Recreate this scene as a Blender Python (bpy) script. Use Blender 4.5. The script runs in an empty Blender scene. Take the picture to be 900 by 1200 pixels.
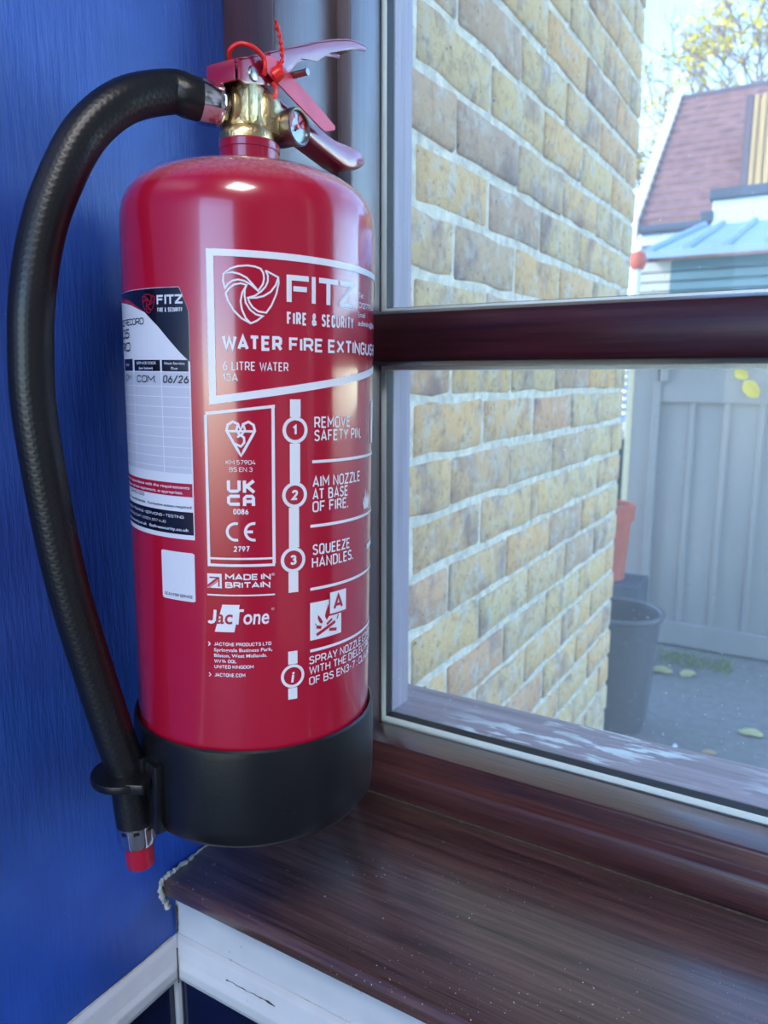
import bpy, bmesh, math, random
from mathutils import Vector, Matrix
random.seed(7)
SC = bpy.context.scene
COL = SC.collection

# ------------------------------------------------------------------ camera
cam_data = bpy.data.cameras.new('camera')
cam = bpy.data.objects.new('camera', cam_data); COL.objects.link(cam)
YAW, PITCH, ROLL = math.radians(30.762), math.radians(10.2806), math.radians(0.068)
fw = Vector((-math.sin(YAW)*math.cos(PITCH), math.cos(YAW)*math.cos(PITCH), -math.sin(PITCH)))
rt = Vector((math.cos(YAW), math.sin(YAW), 0)); up = rt.cross(fw)
r2 = rt*math.cos(ROLL)+up*math.sin(ROLL); u2 = -rt*math.sin(ROLL)+up*math.cos(ROLL)
cam.matrix_world = Matrix(((r2.x, u2.x, -fw.x, 0), (r2.y, u2.y, -fw.y, 0), (r2.z, u2.z, -fw.z, 0), (0, 0, 0, 1)))
cam_data.sensor_fit = 'VERTICAL'; cam_data.sensor_height = 36; cam_data.sensor_width = 27
cam_data.lens = 872.29/1200*36
cam_data.clip_start = 0.01; cam_data.clip_end = 200
cam_data.dof.use_dof = True; cam_data.dof.focus_distance = 0.47; cam_data.dof.aperture_fstop = 11
SC.camera = cam

# ------------------------------------------------------------------ sky, sun, exposure
SUN = Vector((-0.70, -0.66, 0.52)).normalized()
world = bpy.data.worlds.new('sky'); SC.world = world; world.use_nodes = True
wn = world.node_tree.nodes; wl = world.node_tree.links
bg = wn['Background']
sky = wn.new('ShaderNodeTexSky'); sky.sky_type = 'NISHITA'; sky.sun_disc = False
sky.sun_elevation = math.asin(SUN.z); sky.sun_rotation = math.atan2(SUN.x, SUN.y)
sky.air_density = 0.8; sky.dust_density = 0.15; sky.ozone_density = 2.2
tint = wn.new('ShaderNodeMix'); tint.data_type = 'RGBA'; tint.blend_type = 'MULTIPLY'; tint.inputs['Factor'].default_value = 1.0
tint.inputs['B'].default_value = (0.85, 0.94, 1.02, 1)
wl.new(sky.outputs[0], tint.inputs['A']); wl.new(tint.outputs['Result'], bg.inputs[0]); bg.inputs[1].default_value = 0.42
sun_data = bpy.data.lights.new('sun', 'SUN'); sun_data.energy = 1.1; sun_data.angle = 0.0093; sun_data.color = (1.0, 0.93, 0.8)
sun = bpy.data.objects.new('sun', sun_data); COL.objects.link(sun)
sun.rotation_euler = SUN.to_track_quat('Z', 'Y').to_euler(); sun.location = SUN*20
vs = SC.view_settings
vs.view_transform = 'Standard'; vs.look = 'None'; vs.gamma = 1.0; vs.use_curve_mapping = False
vs.exposure = 1.5
SC.cycles.max_bounces = 8; SC.cycles.transparent_max_bounces = 16
SC.cycles.sample_clamp_indirect = 6

# ------------------------------------------------------------------ materials
def lin(c):
    r = []
    for v in c:
        v /= 255.0
        r.append(v/12.92 if v <= 0.04045 else ((v+0.055)/1.055)**2.4)
    return (r[0], r[1], r[2], 1)
def newmat(name):
    m = bpy.data.materials.new(name); m.use_nodes = True
    nt = m.node_tree
    return m, nt, nt.nodes['Principled BSDF']
def simple(name, c, rough=0.5, metal=0.0, coat=0.0, spec=0.5, var=0.0, vscale=40, bump=0.0, bscale=200, stretch=(1, 1, 1)):
    """procedural colour: noise-varied base colour and fine relief"""
    m, nt, b = newmat(name)
    b.inputs['Roughness'].default_value = rough; b.inputs['Metallic'].default_value = metal
    b.inputs['Coat Weight'].default_value = coat; b.inputs['Coat Roughness'].default_value = 0.08
    b.inputs['Specular IOR Level'].default_value = spec
    tc = nt.nodes.new('ShaderNodeTexCoord'); mp = nt.nodes.new('ShaderNodeMapping'); mp.inputs['Scale'].default_value = stretch
    nt.links.new(tc.outputs['Object'], mp.inputs[0])
    nz = nt.nodes.new('ShaderNodeTexNoise'); nz.inputs['Scale'].default_value = vscale; nz.inputs['Detail'].default_value = 5
    nt.links.new(mp.outputs[0], nz.inputs['Vector'])
    cr = nt.nodes.new('ShaderNodeValToRGB')
    k = lin(c)
    cr.color_ramp.elements[0].position = 0.3; cr.color_ramp.elements[1].position = 0.7
    cr.color_ramp.elements[0].color = tuple(max(0, v*(1-var)) for v in k[:3])+(1,)
    cr.color_ramp.elements[1].color = tuple(min(1, v*(1+var)) for v in k[:3])+(1,)
    nt.links.new(nz.outputs['Fac'], cr.inputs[0]); nt.links.new(cr.outputs[0], b.inputs['Base Color'])
    if bump:
        n2 = nt.nodes.new('ShaderNodeTexNoise'); n2.inputs['Scale'].default_value = bscale; n2.inputs['Detail'].default_value = 4
        nt.links.new(mp.outputs[0], n2.inputs['Vector'])
        bp = nt.nodes.new('ShaderNodeBump'); bp.inputs['Strength'].default_value = bump; bp.inputs['Distance'].default_value = 0.002
        nt.links.new(n2.outputs['Fac'], bp.inputs['Height']); nt.links.new(bp.outputs[0], b.inputs['Normal'])
    return m
def specks(m, color, scale, lo, hi, mask_scale=6, mask=(0.45, 0.65), stretch=(1, 1, 1)):
    """light dust specks or flaking patches mixed over the base colour of m"""
    nt = m.node_tree; b = nt.nodes['Principled BSDF']
    src = b.inputs['Base Color'].links[0].from_socket
    tc = nt.nodes.new('ShaderNodeTexCoord')
    n1 = nt.nodes.new('ShaderNodeTexNoise'); n1.inputs['Scale'].default_value = scale; n1.inputs['Detail'].default_value = 3
    n2 = nt.nodes.new('ShaderNodeTexNoise'); n2.inputs['Scale'].default_value = mask_scale; n2.inputs['Detail'].default_value = 2
    mpp = nt.nodes.new('ShaderNodeMapping'); mpp.inputs['Scale'].default_value = stretch; nt.links.new(tc.outputs['Object'], mpp.inputs[0])
    nt.links.new(mpp.outputs[0], n1.inputs['Vector']); nt.links.new(tc.outputs['Object'], n2.inputs['Vector'])
    m1 = nt.nodes.new('ShaderNodeMapRange'); m1.inputs['From Min'].default_value = lo; m1.inputs['From Max'].default_value = hi
    m2 = nt.nodes.new('ShaderNodeMapRange'); m2.inputs['From Min'].default_value = mask[0]; m2.inputs['From Max'].default_value = mask[1]
    nt.links.new(n1.outputs['Fac'], m1.inputs[0]); nt.links.new(n2.outputs['Fac'], m2.inputs[0])
    mu = nt.nodes.new('ShaderNodeMath'); mu.operation = 'MULTIPLY'
    nt.links.new(m1.outputs[0], mu.inputs[0]); nt.links.new(m2.outputs[0], mu.inputs[1])
    mx = nt.nodes.new('ShaderNodeMix'); mx.data_type = 'RGBA'
    nt.links.new(mu.outputs[0], mx.inputs['Factor']); nt.links.new(src, mx.inputs['A']); mx.inputs['B'].default_value = lin(color)
    nt.links.new(mx.outputs['Result'], b.inputs['Base Color'])
    return m
def wood(name, dark, light, axis, rough=0.35, coat=0.3, gs=60, bump=0.15):
    """stained timber, grain running along the given axis"""
    m, nt, b = newmat(name)
    b.inputs['Roughness'].default_value = rough; b.inputs['Coat Weight'].default_value = coat; b.inputs['Coat Roughness'].default_value = 0.2
    tc = nt.nodes.new('ShaderNodeTexCoord'); mp = nt.nodes.new('ShaderNodeMapping')
    s = [1.0, 1.0, 1.0]; s[axis] = 0.035; mp.inputs['Scale'].default_value = s
    nt.links.new(tc.outputs['Object'], mp.inputs[0])
    nz = nt.nodes.new('ShaderNodeTexNoise'); nz.inputs['Scale'].default_value = gs; nz.inputs['Detail'].default_value = 8; nz.inputs['Roughness'].default_value = 0.7
    nf = nt.nodes.new('ShaderNodeTexNoise'); nf.inputs['Scale'].default_value = gs*6; nf.inputs['Detail'].default_value = 3
    nt.links.new(mp.outputs[0], nz.inputs['Vector']); nt.links.new(mp.outputs[0], nf.inputs['Vector'])
    ad = nt.nodes.new('ShaderNodeMath'); ad.operation = 'MULTIPLY_ADD'; ad.inputs[1].default_value = 0.45
    nt.links.new(nf.outputs['Fac'], ad.inputs[0]); nt.links.new(nz.outputs['Fac'], ad.inputs[2])
    cr = nt.nodes.new('ShaderNodeValToRGB'); cr.color_ramp.elements[0].position = 0.52; cr.color_ramp.elements[1].position = 0.9
    cr.color_ramp.elements[0].color = lin(dark); cr.color_ramp.elements[1].color = lin(light)
    nt.links.new(ad.outputs[0], cr.inputs[0]); nt.links.new(cr.outputs[0], b.inputs['Base Color'])
    bp = nt.nodes.new('ShaderNodeBump'); bp.inputs['Strength'].default_value = bump; bp.inputs['Distance'].default_value = 0.001
    nt.links.new(ad.outputs[0], bp.inputs['Height']); nt.links.new(bp.outputs[0], b.inputs['Normal'])
    return m

# blue wall paint with vertical brush marks
def blue_paint():
    m, nt, b = newmat('blue_gloss_paint')
    b.inputs['Roughness'].default_value = 0.3
    tc = nt.nodes.new('ShaderNodeTexCoord'); mp = nt.nodes.new('ShaderNodeMapping'); mp.inputs['Scale'].default_value = (1, 1, 0.12)
    mp.inputs['Rotation'].default_value = (0.12, 0, 0)
    nt.links.new(tc.outputs['Object'], mp.inputs[0])
    n1 = nt.nodes.new('ShaderNodeTexNoise'); n1.inputs['Scale'].default_value = 170; n1.inputs['Detail'].default_value = 6; n1.inputs['Roughness'].default_value = 0.65
    n2 = nt.nodes.new('ShaderNodeTexNoise'); n2.inputs['Scale'].default_value = 14; n2.inputs['Detail'].default_value = 3
    nt.links.new(mp.outputs[0], n1.inputs['Vector']); nt.links.new(tc.outputs['Object'], n2.inputs['Vector'])
    sm = nt.nodes.new('ShaderNodeMath'); sm.operation = 'ADD'
    nt.links.new(n1.outputs['Fac'], sm.inputs[0]); nt.links.new(n2.outputs['Fac'], sm.inputs[1])
    bp = nt.nodes.new('ShaderNodeBump'); bp.inputs['Strength'].default_value = 0.6; bp.inputs['Distance'].default_value = 0.002
    nt.links.new(sm.outputs[0], bp.inputs['Height']); nt.links.new(bp.outputs[0], b.inputs['Normal'])
    cr = nt.nodes.new('ShaderNodeValToRGB'); cr.color_ramp.elements[0].position = 0.3; cr.color_ramp.elements[1].position = 0.7
    cr.color_ramp.elements[0].color = lin((38, 74, 160)); cr.color_ramp.elements[1].color = lin((48, 88, 178))
    nt.links.new(n2.outputs['Fac'], cr.inputs[0]); nt.links.new(cr.outputs[0], b.inputs['Base Color'])
    return specks(m, (150, 170, 215), 420, 0.74, 0.78, 9, (0.5, 0.62))
M = {}
M['blue'] = blue_paint()
M['navy'] = simple('navy_gloss_tile', (14, 24, 58), 0.16, coat=0.6, var=0.15, bump=0.03, bscale=60)
M['white_gloss'] = specks(simple('white_gloss_paint', (200, 204, 212), 0.28, var=0.05, vscale=30, bump=0.08, bscale=90), (120, 110, 95), 160, 0.70, 0.76, 14, (0.5, 0.62))
M['caulk'] = simple('old_caulk', (186, 186, 178), 0.6, var=0.25, vscale=220, bump=0.5, bscale=350)
M['dirt'] = simple('dirty_crack', (70, 62, 54), 0.9, var=0.4, vscale=300)
M['room_white'] = simple('ceiling_emulsion', (226, 226, 228), 0.8, var=0.03)
M['added_wall_grey'] = simple('added_wall_emulsion', (140, 140, 146), 0.8, var=0.03)
M['floor'] = simple('grey_floor_vinyl', (96, 98, 106), 0.5, var=0.12, vscale=12)
M['sill_wood'] = specks(wood('mahogany_sill', (36, 20, 26), (108, 78, 74), 0, 0.36, 1.0, 100, 0.35), (190, 184, 194), 190, 0.66, 0.80, 7, (0.5, 0.66))
specks(M['sill_wood'], (214, 210, 218), 360, 0.685, 0.72, 12, (0.46, 0.6))
M['frame_v'] = wood('mahogany_frame_upright', (42, 22, 30), (84, 50, 54), 2, 0.34, 1.0, 95, 0.3)
M['frame_v'].node_tree.nodes['Principled BSDF'].inputs['Coat Roughness'].default_value = 0.42
M['frame_h'] = wood('mahogany_frame_level', (42, 20, 26), (92, 54, 52), 0, 0.34, 0.8, 95, 0.3)
M['transom'] = wood('dark_transom_stain', (34, 13, 24), (66, 32, 40), 0, 0.32, 0.3, 60, 0.3)
M['outer_v'] = wood('weathered_stain_upright', (118, 106, 122), (152, 138, 150), 2, 0.55, 0.0, 60, 0.4)
M['outer_h'] = specks(wood('weathered_flaking_sill', (108, 86, 96), (158, 138, 146), 0, 0.6, 0.0, 60, 0.8), (214, 220, 220), 110, 0.52, 0.60, 7, (0.46, 0.62), (0.25, 1, 1))
M['spacer'] = simple('aluminium_spacer', (228, 234, 236), 0.35, metal=0.0, var=0.08, vscale=900)
M['black_rubber_seal'] = simple('glazing_sealant', (22, 20, 24), 0.6, var=0.2)
def glass(name, dust):
    m, nt, b = newmat(name); nt.nodes.remove(b)
    out = nt.nodes['Material Output']
    tr = nt.nodes.new('ShaderNodeBsdfTransparent'); tr.inputs[0].default_value = (0.97, 0.985, 0.98, 1)
    gl = nt.nodes.new('ShaderNodeBsdfGlossy'); gl.inputs['Roughness'].default_value = 0.02
    fr = nt.nodes.new('ShaderNodeFresnel'); fr.inputs[0].default_value = 1.13
    mx = nt.nodes.new('ShaderNodeMixShader')
    nt.links.new(fr.outputs[0], mx.inputs[0]); nt.links.new(tr.outputs[0], mx.inputs[1]); nt.links.new(gl.outputs[0], mx.inputs[2])
    last = mx
    if dust:
        df = nt.nodes.new('ShaderNodeBsdfTranslucent'); df.inputs[0].default_value = (0.9, 0.9, 0.92, 1)
        tc = nt.nodes.new('ShaderNodeTexCoord')
        nz = nt.nodes.new('ShaderNodeTexNoise'); nz.inputs['Scale'].default_value = 330; nz.inputs['Detail'].default_value = 2
        nt.links.new(tc.outputs['Object'], nz.inputs['Vector'])
        mr = nt.nodes.new('ShaderNodeMapRange'); mr.inputs['From Min'].default_value = 0.66; mr.inputs['From Max'].default_value = 0.74
        mr.inputs['To Min'].default_value = dust; mr.inputs['To Max'].default_value = dust+0.22
        nt.links.new(nz.outputs['Fac'], mr.inputs[0])
        m2 = nt.nodes.new('ShaderNodeMixShader')
        nt.links.new(mr.outputs[0], m2.inputs[0]); nt.links.new(mx.outputs[0], m2.inputs[1]); nt.links.new(df.outputs[0], m2.inputs[2])
        last = m2
    nt.links.new(last.outputs[0], out.inputs[0])
    return m
def fillmat():
    m, nt, b = newmat('fill_glow'); b.inputs['Base Color'].default_value = (0.9, 0.9, 0.9, 1)
    b.inputs['Emission Color'].default_value = (1, 0.97, 0.95, 1); b.inputs['Emission Strength'].default_value = 2.0
    return m
M['fill_panel'] = fillmat()  # glowing face of the added fill panel
M['glass'] = glass('clear_glass', 0.0)
M['glass_dusty'] = glass('dusty_outer_glass', 0.065)

# extinguisher
def red_paint(name, c, dusty=True, rough=0.22):
    m = simple(name, c, rough, coat=0.8, var=0.04, vscale=8)
    if dusty:
        nt = m.node_tree; b = nt.nodes['Principled BSDF']; src = b.inputs['Base Color'].links[0].from_socket
        ge = nt.nodes.new('ShaderNodeNewGeometry'); sp = nt.nodes.new('ShaderNodeSeparateXYZ'); nt.links.new(ge.outputs['Normal'], sp.inputs[0])
        mr = nt.nodes.new('ShaderNodeMapRange'); mr.inputs['From Min'].default_value = 0.45; mr.inputs['From Max'].default_value = 0.98; mr.inputs['To Max'].default_value = 0.8
        nt.links.new(sp.outputs['Z'], mr.inputs[0])
        tc = nt.nodes.new('ShaderNodeTexCoord'); nz = nt.nodes.new('ShaderNodeTexNoise'); nz.inputs['Scale'].default_value = 420; nz.inputs['Detail'].default_value = 4
        nt.links.new(tc.outputs['Object'], nz.inputs['Vector'])
        mu = nt.nodes.new('ShaderNodeMath'); mu.operation = 'MULTIPLY'
        nt.links.new(mr.outputs[0], mu.inputs[0]); nt.links.new(nz.outputs['Fac'], mu.inputs[1])
        mx = nt.nodes.new('ShaderNodeMix'); mx.data_type = 'RGBA'
        nt.links.new(mu.outputs[0], mx.inputs['Factor']); nt.links.new(src, mx.inputs['A']); mx.inputs['B'].default_value = lin((225, 190, 195))
        nt.links.new(mx.outputs['Result'], b.inputs['Base Color'])
    return m
M['red'] = red_paint('red_cylinder_enamel', (176, 17, 50))
M['red_dark'] = red_paint('crimson_lever_enamel', (150, 14, 50), False, 0.28)
M['print_white'] = simple('white_print', (226, 226, 236), 0.35, var=0.02)
M['print_red'] = simple('red_print', (176, 17, 50), 0.35, var=0.03)
M['label_white'] = simple('white_sticker', (214, 217, 232), 0.25, var=0.02, coat=0.3)
M['label_grey'] = simple('grey_form_cells', (188, 192, 212), 0.25, var=0.02, coat=0.3)
M['label_navy'] = simple('navy_sticker_print', (16, 18, 40), 0.2, var=0.1, coat=0.4)
M['label_red'] = simple('crimson_sticker_print', (170, 24, 54), 0.25, var=0.04, coat=0.3)
M['ink'] = simple('pen_ink', (30, 30, 44), 0.5, var=0.1)
M['brass'] = simple('cast_brass', (216, 192, 142), 0.36, metal=1.0, var=0.12, vscale=120, bump=0.25, bscale=500)
M['chrome'] = simple('bright_chrome', (220, 220, 222), 0.12, metal=1.0, var=0.03)
M['steel'] = simple('dull_steel', (150, 145, 140), 0.3, metal=1.0, var=0.1, vscale=200)
M['boot'] = specks(simple('black_boot_plastic', (17, 18, 23), 0.34, var=0.1, vscale=80, bump=0.06, bscale=300), (170, 172, 180), 330, 0.74, 0.79, 14, (0.5, 0.62))
def hose_mat():
    m, nt, b = newmat('black_braided_hose')
    b.inputs['Roughness'].default_value = 0.38; b.inputs['Base Color'].default_value = lin((15, 16, 20))
    uv = nt.nodes.new('ShaderNodeUVMap'); uv.uv_map = 'UVMap'
    hs = []
    for sgn in (1, -1):
        mp = nt.nodes.new('ShaderNodeMapping'); mp.inputs['Rotation'].default_value = (0, 0, sgn*0.9)
        nt.links.new(uv.outputs[0], mp.inputs[0])
        wv = nt.nodes.new('ShaderNodeTexWave'); wv.inputs['Scale'].default_value = 90; wv.inputs['Distortion'].default_value = 0.3
        nt.links.new(mp.outputs[0], wv.inputs['Vector']); hs.append(wv)
    mu = nt.nodes.new('ShaderNodeMath'); mu.operation = 'MAXIMUM'
    nt.links.new(hs[0].outputs['Fac'], mu.inputs[0]); nt.links.new(hs[1].outputs['Fac'], mu.inputs[1])
    bp = nt.nodes.new('ShaderNodeBump'); bp.inputs['Strength'].default_value = 0.14; bp.inputs['Distance'].default_value = 0.0006
    nt.links.new(mu.outputs[0], bp.inputs['Height']); nt.links.new(bp.outputs[0], b.inputs['Normal'])
    return m
M['hose'] = hose_mat()
M['tag_pink'] = simple('pink_plastic_tag', (226, 62, 92), 0.35, var=0.05)
M['tie_red'] = simple('orange_red_tie', (232, 40, 34), 0.35, var=0.05)
M['dial'] = simple('dial_face', (170, 200, 220), 0.2, coat=1.0, var=0.05)
M['dial_red'] = simple('dial_red_zone', (215, 40, 36), 0.25, var=0.05)
M['red_nozzle'] = simple('red_nozzle_plastic', (172, 24, 54), 0.3, var=0.05)

# outdoors
def brick_mat():
    m, nt, b = newmat('stock_brick')
    b.inputs['Roughness'].default_value = 0.9; b.inputs['Specular IOR Level'].default_value = 0.2
    oi = nt.nodes.new('ShaderNodeObjectInfo'); tc = nt.nodes.new('ShaderNodeTexCoord')
    cr = nt.nodes.new('ShaderNodeValToRGB'); cr.color_ramp.interpolation = 'LINEAR'
    stops = [(0.0, (214, 186, 140)), (0.22, (222, 188, 132)), (0.42, (226, 178, 120)), (0.58, (214, 184, 138)), (0.76, (192, 158, 130)), (0.88, (228, 184, 124)), (1.0, (208, 158, 126))]
    el = cr.color_ramp.elements
    el[0].position, el[0].color = stops[0][0], lin(stops[0][1]); el[1].position, el[1].color = stops[-1][0], lin(stops[-1][1])
    for p, c in stops[1:-1]:
        e = el.new(p); e.color = lin(c)
    nt.links.new(oi.outputs['Random'], cr.inputs[0])
    off = nt.nodes.new('ShaderNodeVectorMath'); off.operation = 'MULTIPLY_ADD'
    nt.links.new(oi.outputs['Random'], off.inputs[0]); off.inputs[1].default_value = (37, 53, 71); nt.links.new(tc.outputs['Object'], off.inputs[2])
    def noise(scale, detail, rough=0.6):
        n = nt.nodes.new('ShaderNodeTexNoise'); n.inputs['Scale'].default_value = scale; n.inputs['Detail'].default_value = detail; n.inputs['Roughness'].default_value = rough
        nt.links.new(off.outputs[0], n.inputs['Vector']); return n
    last = cr.outputs[0]
    for scale, lo, hi, col, amt in ((11, 0.52, 0.70, (126, 104, 110), 0.75), (28, 0.5, 0.68, (206, 200, 186), 0.65), (70, 0.52, 0.70, (132, 112, 92), 0.55), (120, 0.66, 0.70, (52, 44, 44), 0.9)):
        n = noise(scale, 4)
        mr = nt.nodes.new('ShaderNodeMapRange'); mr.inputs['From Min'].default_value = lo; mr.inputs['From Max'].default_value = hi; mr.inputs['To Max'].default_value = amt
        nt.links.new(n.outputs['Fac'], mr.inputs[0])
        mx = nt.nodes.new('ShaderNodeMix'); mx.data_type = 'RGBA'
        nt.links.new(mr.outputs[0], mx.inputs['Factor']); nt.links.new(last, mx.inputs['A']); mx.inputs['B'].default_value = lin(col)
        last = mx.outputs['Result']
    nt.links.new(last, b.inputs['Base Color'])
    n = noise(150, 6, 0.75)
    bp = nt.nodes.new('ShaderNodeBump'); bp.inputs['Strength'].default_value = 0.9; bp.inputs['Distance'].default_value = 0.005
    nt.links.new(n.outputs['Fac'], bp.inputs['Height']); nt.links.new(bp.outputs[0], b.inputs['Normal'])
    return m
M['brick'] = brick_mat()
M['mortar'] = simple('lime_mortar', (198, 188, 170), 0.95, var=0.28, vscale=60, bump=0.7, bscale=260)
M['asphalt'] = simple('grey_tarmac', (124, 119, 114), 0.9, var=0.18, vscale=30, bump=0.5, bscale=120)
M['gate'] = simple('grey_painted_timber', (160, 155, 152), 0.6, var=0.06, vscale=8, bump=0.15, bscale=40, stretch=(1, 1, 0.15))
M['sun_edge'] = simple('painted_sun_edge', (228, 214, 176), 0.6, var=0.06)  # cream colour stands for sun on the gate's left edge
M['bin'] = simple('charcoal_bin_plastic', (76, 74, 78), 0.45, var=0.1, bump=0.05)
M['terracotta'] = simple('terracotta_clay', (196, 92, 66), 0.8, var=0.12)
M['blue_grey'] = simple('blue_grey_slat', (128, 148, 176), 0.6, var=0.08)
M['pale_stone'] = simple('pale_coping', (214, 212, 208), 0.8, var=0.06)
M['hedge'] = simple('dark_hedge_leaf', (44, 58, 48), 0.8, var=0.4, vscale=60)
M['teal_board'] = simple('teal_shed_board', (74, 108, 116), 0.6, var=0.15, vscale=12, stretch=(0.2, 1, 1))
M['sunlit_board'] = simple('sunlit_shed_board', (178, 174, 164), 0.7, var=0.1, vscale=12, stretch=(0.2, 1, 1))  # sunlit part of the shed, its brightness put into the colour
M['corr'] = simple('pale_blue_roof_sheet', (140, 164, 206), 0.4, var=0.08, vscale=3)
M['rooftile'] = simple('clay_roof_tile', (132, 94, 90), 0.85, var=0.25, vscale=9, bump=0.6, bscale=24)
M['ridge'] = simple('dark_ridge', (92, 74, 80), 0.8, var=0.15)
M['barge'] = simple('white_barge_board', (232, 226, 210), 0.5, var=0.03)
M['barge_grey'] = simple('grey_verge', (172, 176, 186), 0.7, var=0.05)
M['tan_board'] = simple('tan_cladding', (176, 142, 92), 0.7, var=0.1, vscale=14, stretch=(1, 1, 0.1))
M['house_wall'] = simple('brown_house_brick', (134, 100, 84), 0.9, var=0.2, vscale=14)
M['felt'] = simple('roof_felt', (72, 76, 88), 0.85, var=0.1)
M['fascia_blue'] = simple('pale_fascia', (184, 200, 226), 0.5, var=0.03)
M['leaf_yellow'] = simple('mottled_yellow_shape', (226, 200, 70), 0.7, var=0.25, vscale=3)
M['bark'] = simple('pale_bark', (150, 130, 120), 0.9, var=0.2)
M['leaf_green'] = simple('weed_green', (120, 134, 70), 0.7, var=0.25, vscale=40)
M['leaf_fallen'] = simple('fallen_leaf', (196, 186, 120), 0.7, var=0.2, vscale=40)
M['leaf_brown'] = simple('fallen_brown_leaf', (190, 150, 104), 0.7, var=0.2, vscale=40)
M['feather'] = simple('white_scrap', (214, 218, 224), 0.7, var=0.06)

# ------------------------------------------------------------------ mesh helpers
class MB:
    def __init__(s): s.v = []; s.f = []; s.uv = None
    def add(s, vs, fs):
        n = len(s.v); s.v += [tuple(p) for p in vs]; s.f += [tuple(i+n for i in f) for f in fs]; return s
    def box(s, x0, x1, y0, y1, z0, z1):
        return s.add([(x0,y0,z0),(x1,y0,z0),(x1,y1,z0),(x0,y1,z0),(x0,y0,z1),(x1,y0,z1),(x1,y1,z1),(x0,y1,z1)],
                     [(0,3,2,1),(4,5,6,7),(0,1,5,4),(1,2,6,5),(2,3,7,6),(3,0,4,7)])
    def prism(s, prof, fn0, fn1):
        """profile list of (a,b); fn0/fn1 map a profile point to 3D at both ends"""
        n = len(prof); vs = [fn0(*p) for p in prof]+[fn1(*p) for p in prof]
        fs = [tuple(range(n-1, -1, -1)), tuple(range(n, 2*n))]
        fs += [(i, (i+1) % n, n+(i+1) % n, n+i) for i in range(n)]
        return s.add(vs, fs)
    def prism_x(s, prof, x0, x1): return s.prism(prof, lambda y, z: (x0, y, z), lambda y, z: (x1, y, z))
    def prism_z(s, prof, z0, z1): return s.prism(prof, lambda x, y: (x, y, z0), lambda x, y: (x, y, z1))
    def rings(s, rings, closed_ends=True):
        n = len(rings[0]); vs = [p for r in rings for p in r]; fs = []
        for k in range(len(rings)-1):
            for i in range(n):
                j = (i+1) % n; fs.append((k*n+i, k*n+j, (k+1)*n+j, (k+1)*n+i))
        if closed_ends:
            fs.append(tuple(range(n-1, -1, -1))); fs.append(tuple((len(rings)-1)*n+i for i in range(n)))
        return s.add(vs, fs)
    def lathe(s, c, prof, n=48, ends=True):
        return s.rings([[(c[0]+r*math.cos(2*math.pi*i/n), c[1]+r*math.sin(2*math.pi*i/n), c[2]+z) for i in range(n)] for r, z in prof], ends)
    def tube(s, pts, rad, n=12, ends=True):
        pts = [Vector(p) for p in pts]; k = len(pts)
        rads = rad if isinstance(rad, (list, tuple)) else [rad]*k
        t = [(pts[min(i+1, k-1)]-pts[max(i-1, 0)]).normalized() for i in range(k)]
        ref = Vector((0, 0, 1)) if abs(t[0].z) < 0.9 else Vector((1, 0, 0))
        nrm = (ref-t[0]*ref.dot(t[0])).normalized(); rr = []
        for i in range(k):
            nrm = (nrm-t[i]*nrm.dot(t[i])).normalized(); bi = t[i].cross(nrm)
            rr.append([tuple(pts[i]+(nrm*math.cos(2*math.pi*j/n)+bi*math.sin(2*math.pi*j/n))*rads[i]) for j in range(n)])
        return s.rings(rr, ends)
    def build(s, name, mat, parent=None, bevel=0, smooth=False, inv=None, segs=2):
        me = bpy.data.meshes.new(name)
        vs = [tuple(inv @ Vector(v)) for v in s.v] if inv else s.v
        me.from_pydata(vs, [], s.f); me.update()
        bm = bmesh.new(); bm.from_mesh(me)
        bmesh.ops.recalc_face_normals(bm, faces=bm.faces)
        if bevel:
            ed = [e for e in bm.edges if len(e.link_faces) == 2 and e.calc_face_angle(0) > 0.5]
            bmesh.ops.bevel(bm, geom=ed, offset=bevel, segments=segs, affect='EDGES', profile=0.5, clamp_overlap=True)
        if smooth:
            for f in bm.faces: f.smooth = True
            for e in bm.edges:
                if len(e.link_faces) == 2 and e.calc_face_angle(0) > 0.7: e.smooth = False
        bm.to_mesh(me); bm.free()
        me.materials.append(M[mat] if isinstance(mat, str) else mat)
        o = bpy.data.objects.new(name, me); COL.objects.link(o)
        if parent: o.parent = parent
        return o
def tag(o, label=None, cat=None, group=None, kind=None):
    if label: o['label'] = label
    if cat: o['category'] = cat
    if group: o['group'] = group
    if kind: o['kind'] = kind
    return o
def empty(name, loc=(0, 0, 0)):
    o = bpy.data.objects.new(name, None); COL.objects.link(o); o.location = loc; o.empty_display_size = 0.05
    return o
def catmull(pts, n=8):
    P = [Vector(p) for p in pts]; P = [P[0]*2-P[1]]+P+[P[-1]*2-P[-2]]; out = []
    for i in range(1, len(P)-2):
        for j in range(n):
            t = j/n
            out.append(0.5*((2*P[i])+(P[i+1]-P[i-1])*t+(2*P[i-1]-5*P[i]+4*P[i+1]-P[i+2])*t*t+(3*P[i]-P[i-1]-3*P[i+1]+P[i+2])*t**3))
    out.append(P[-2]); return out

WX = -0.438          # face of the blue wall
GZ = -1.40           # yard level
CEIL = 1.40
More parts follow.
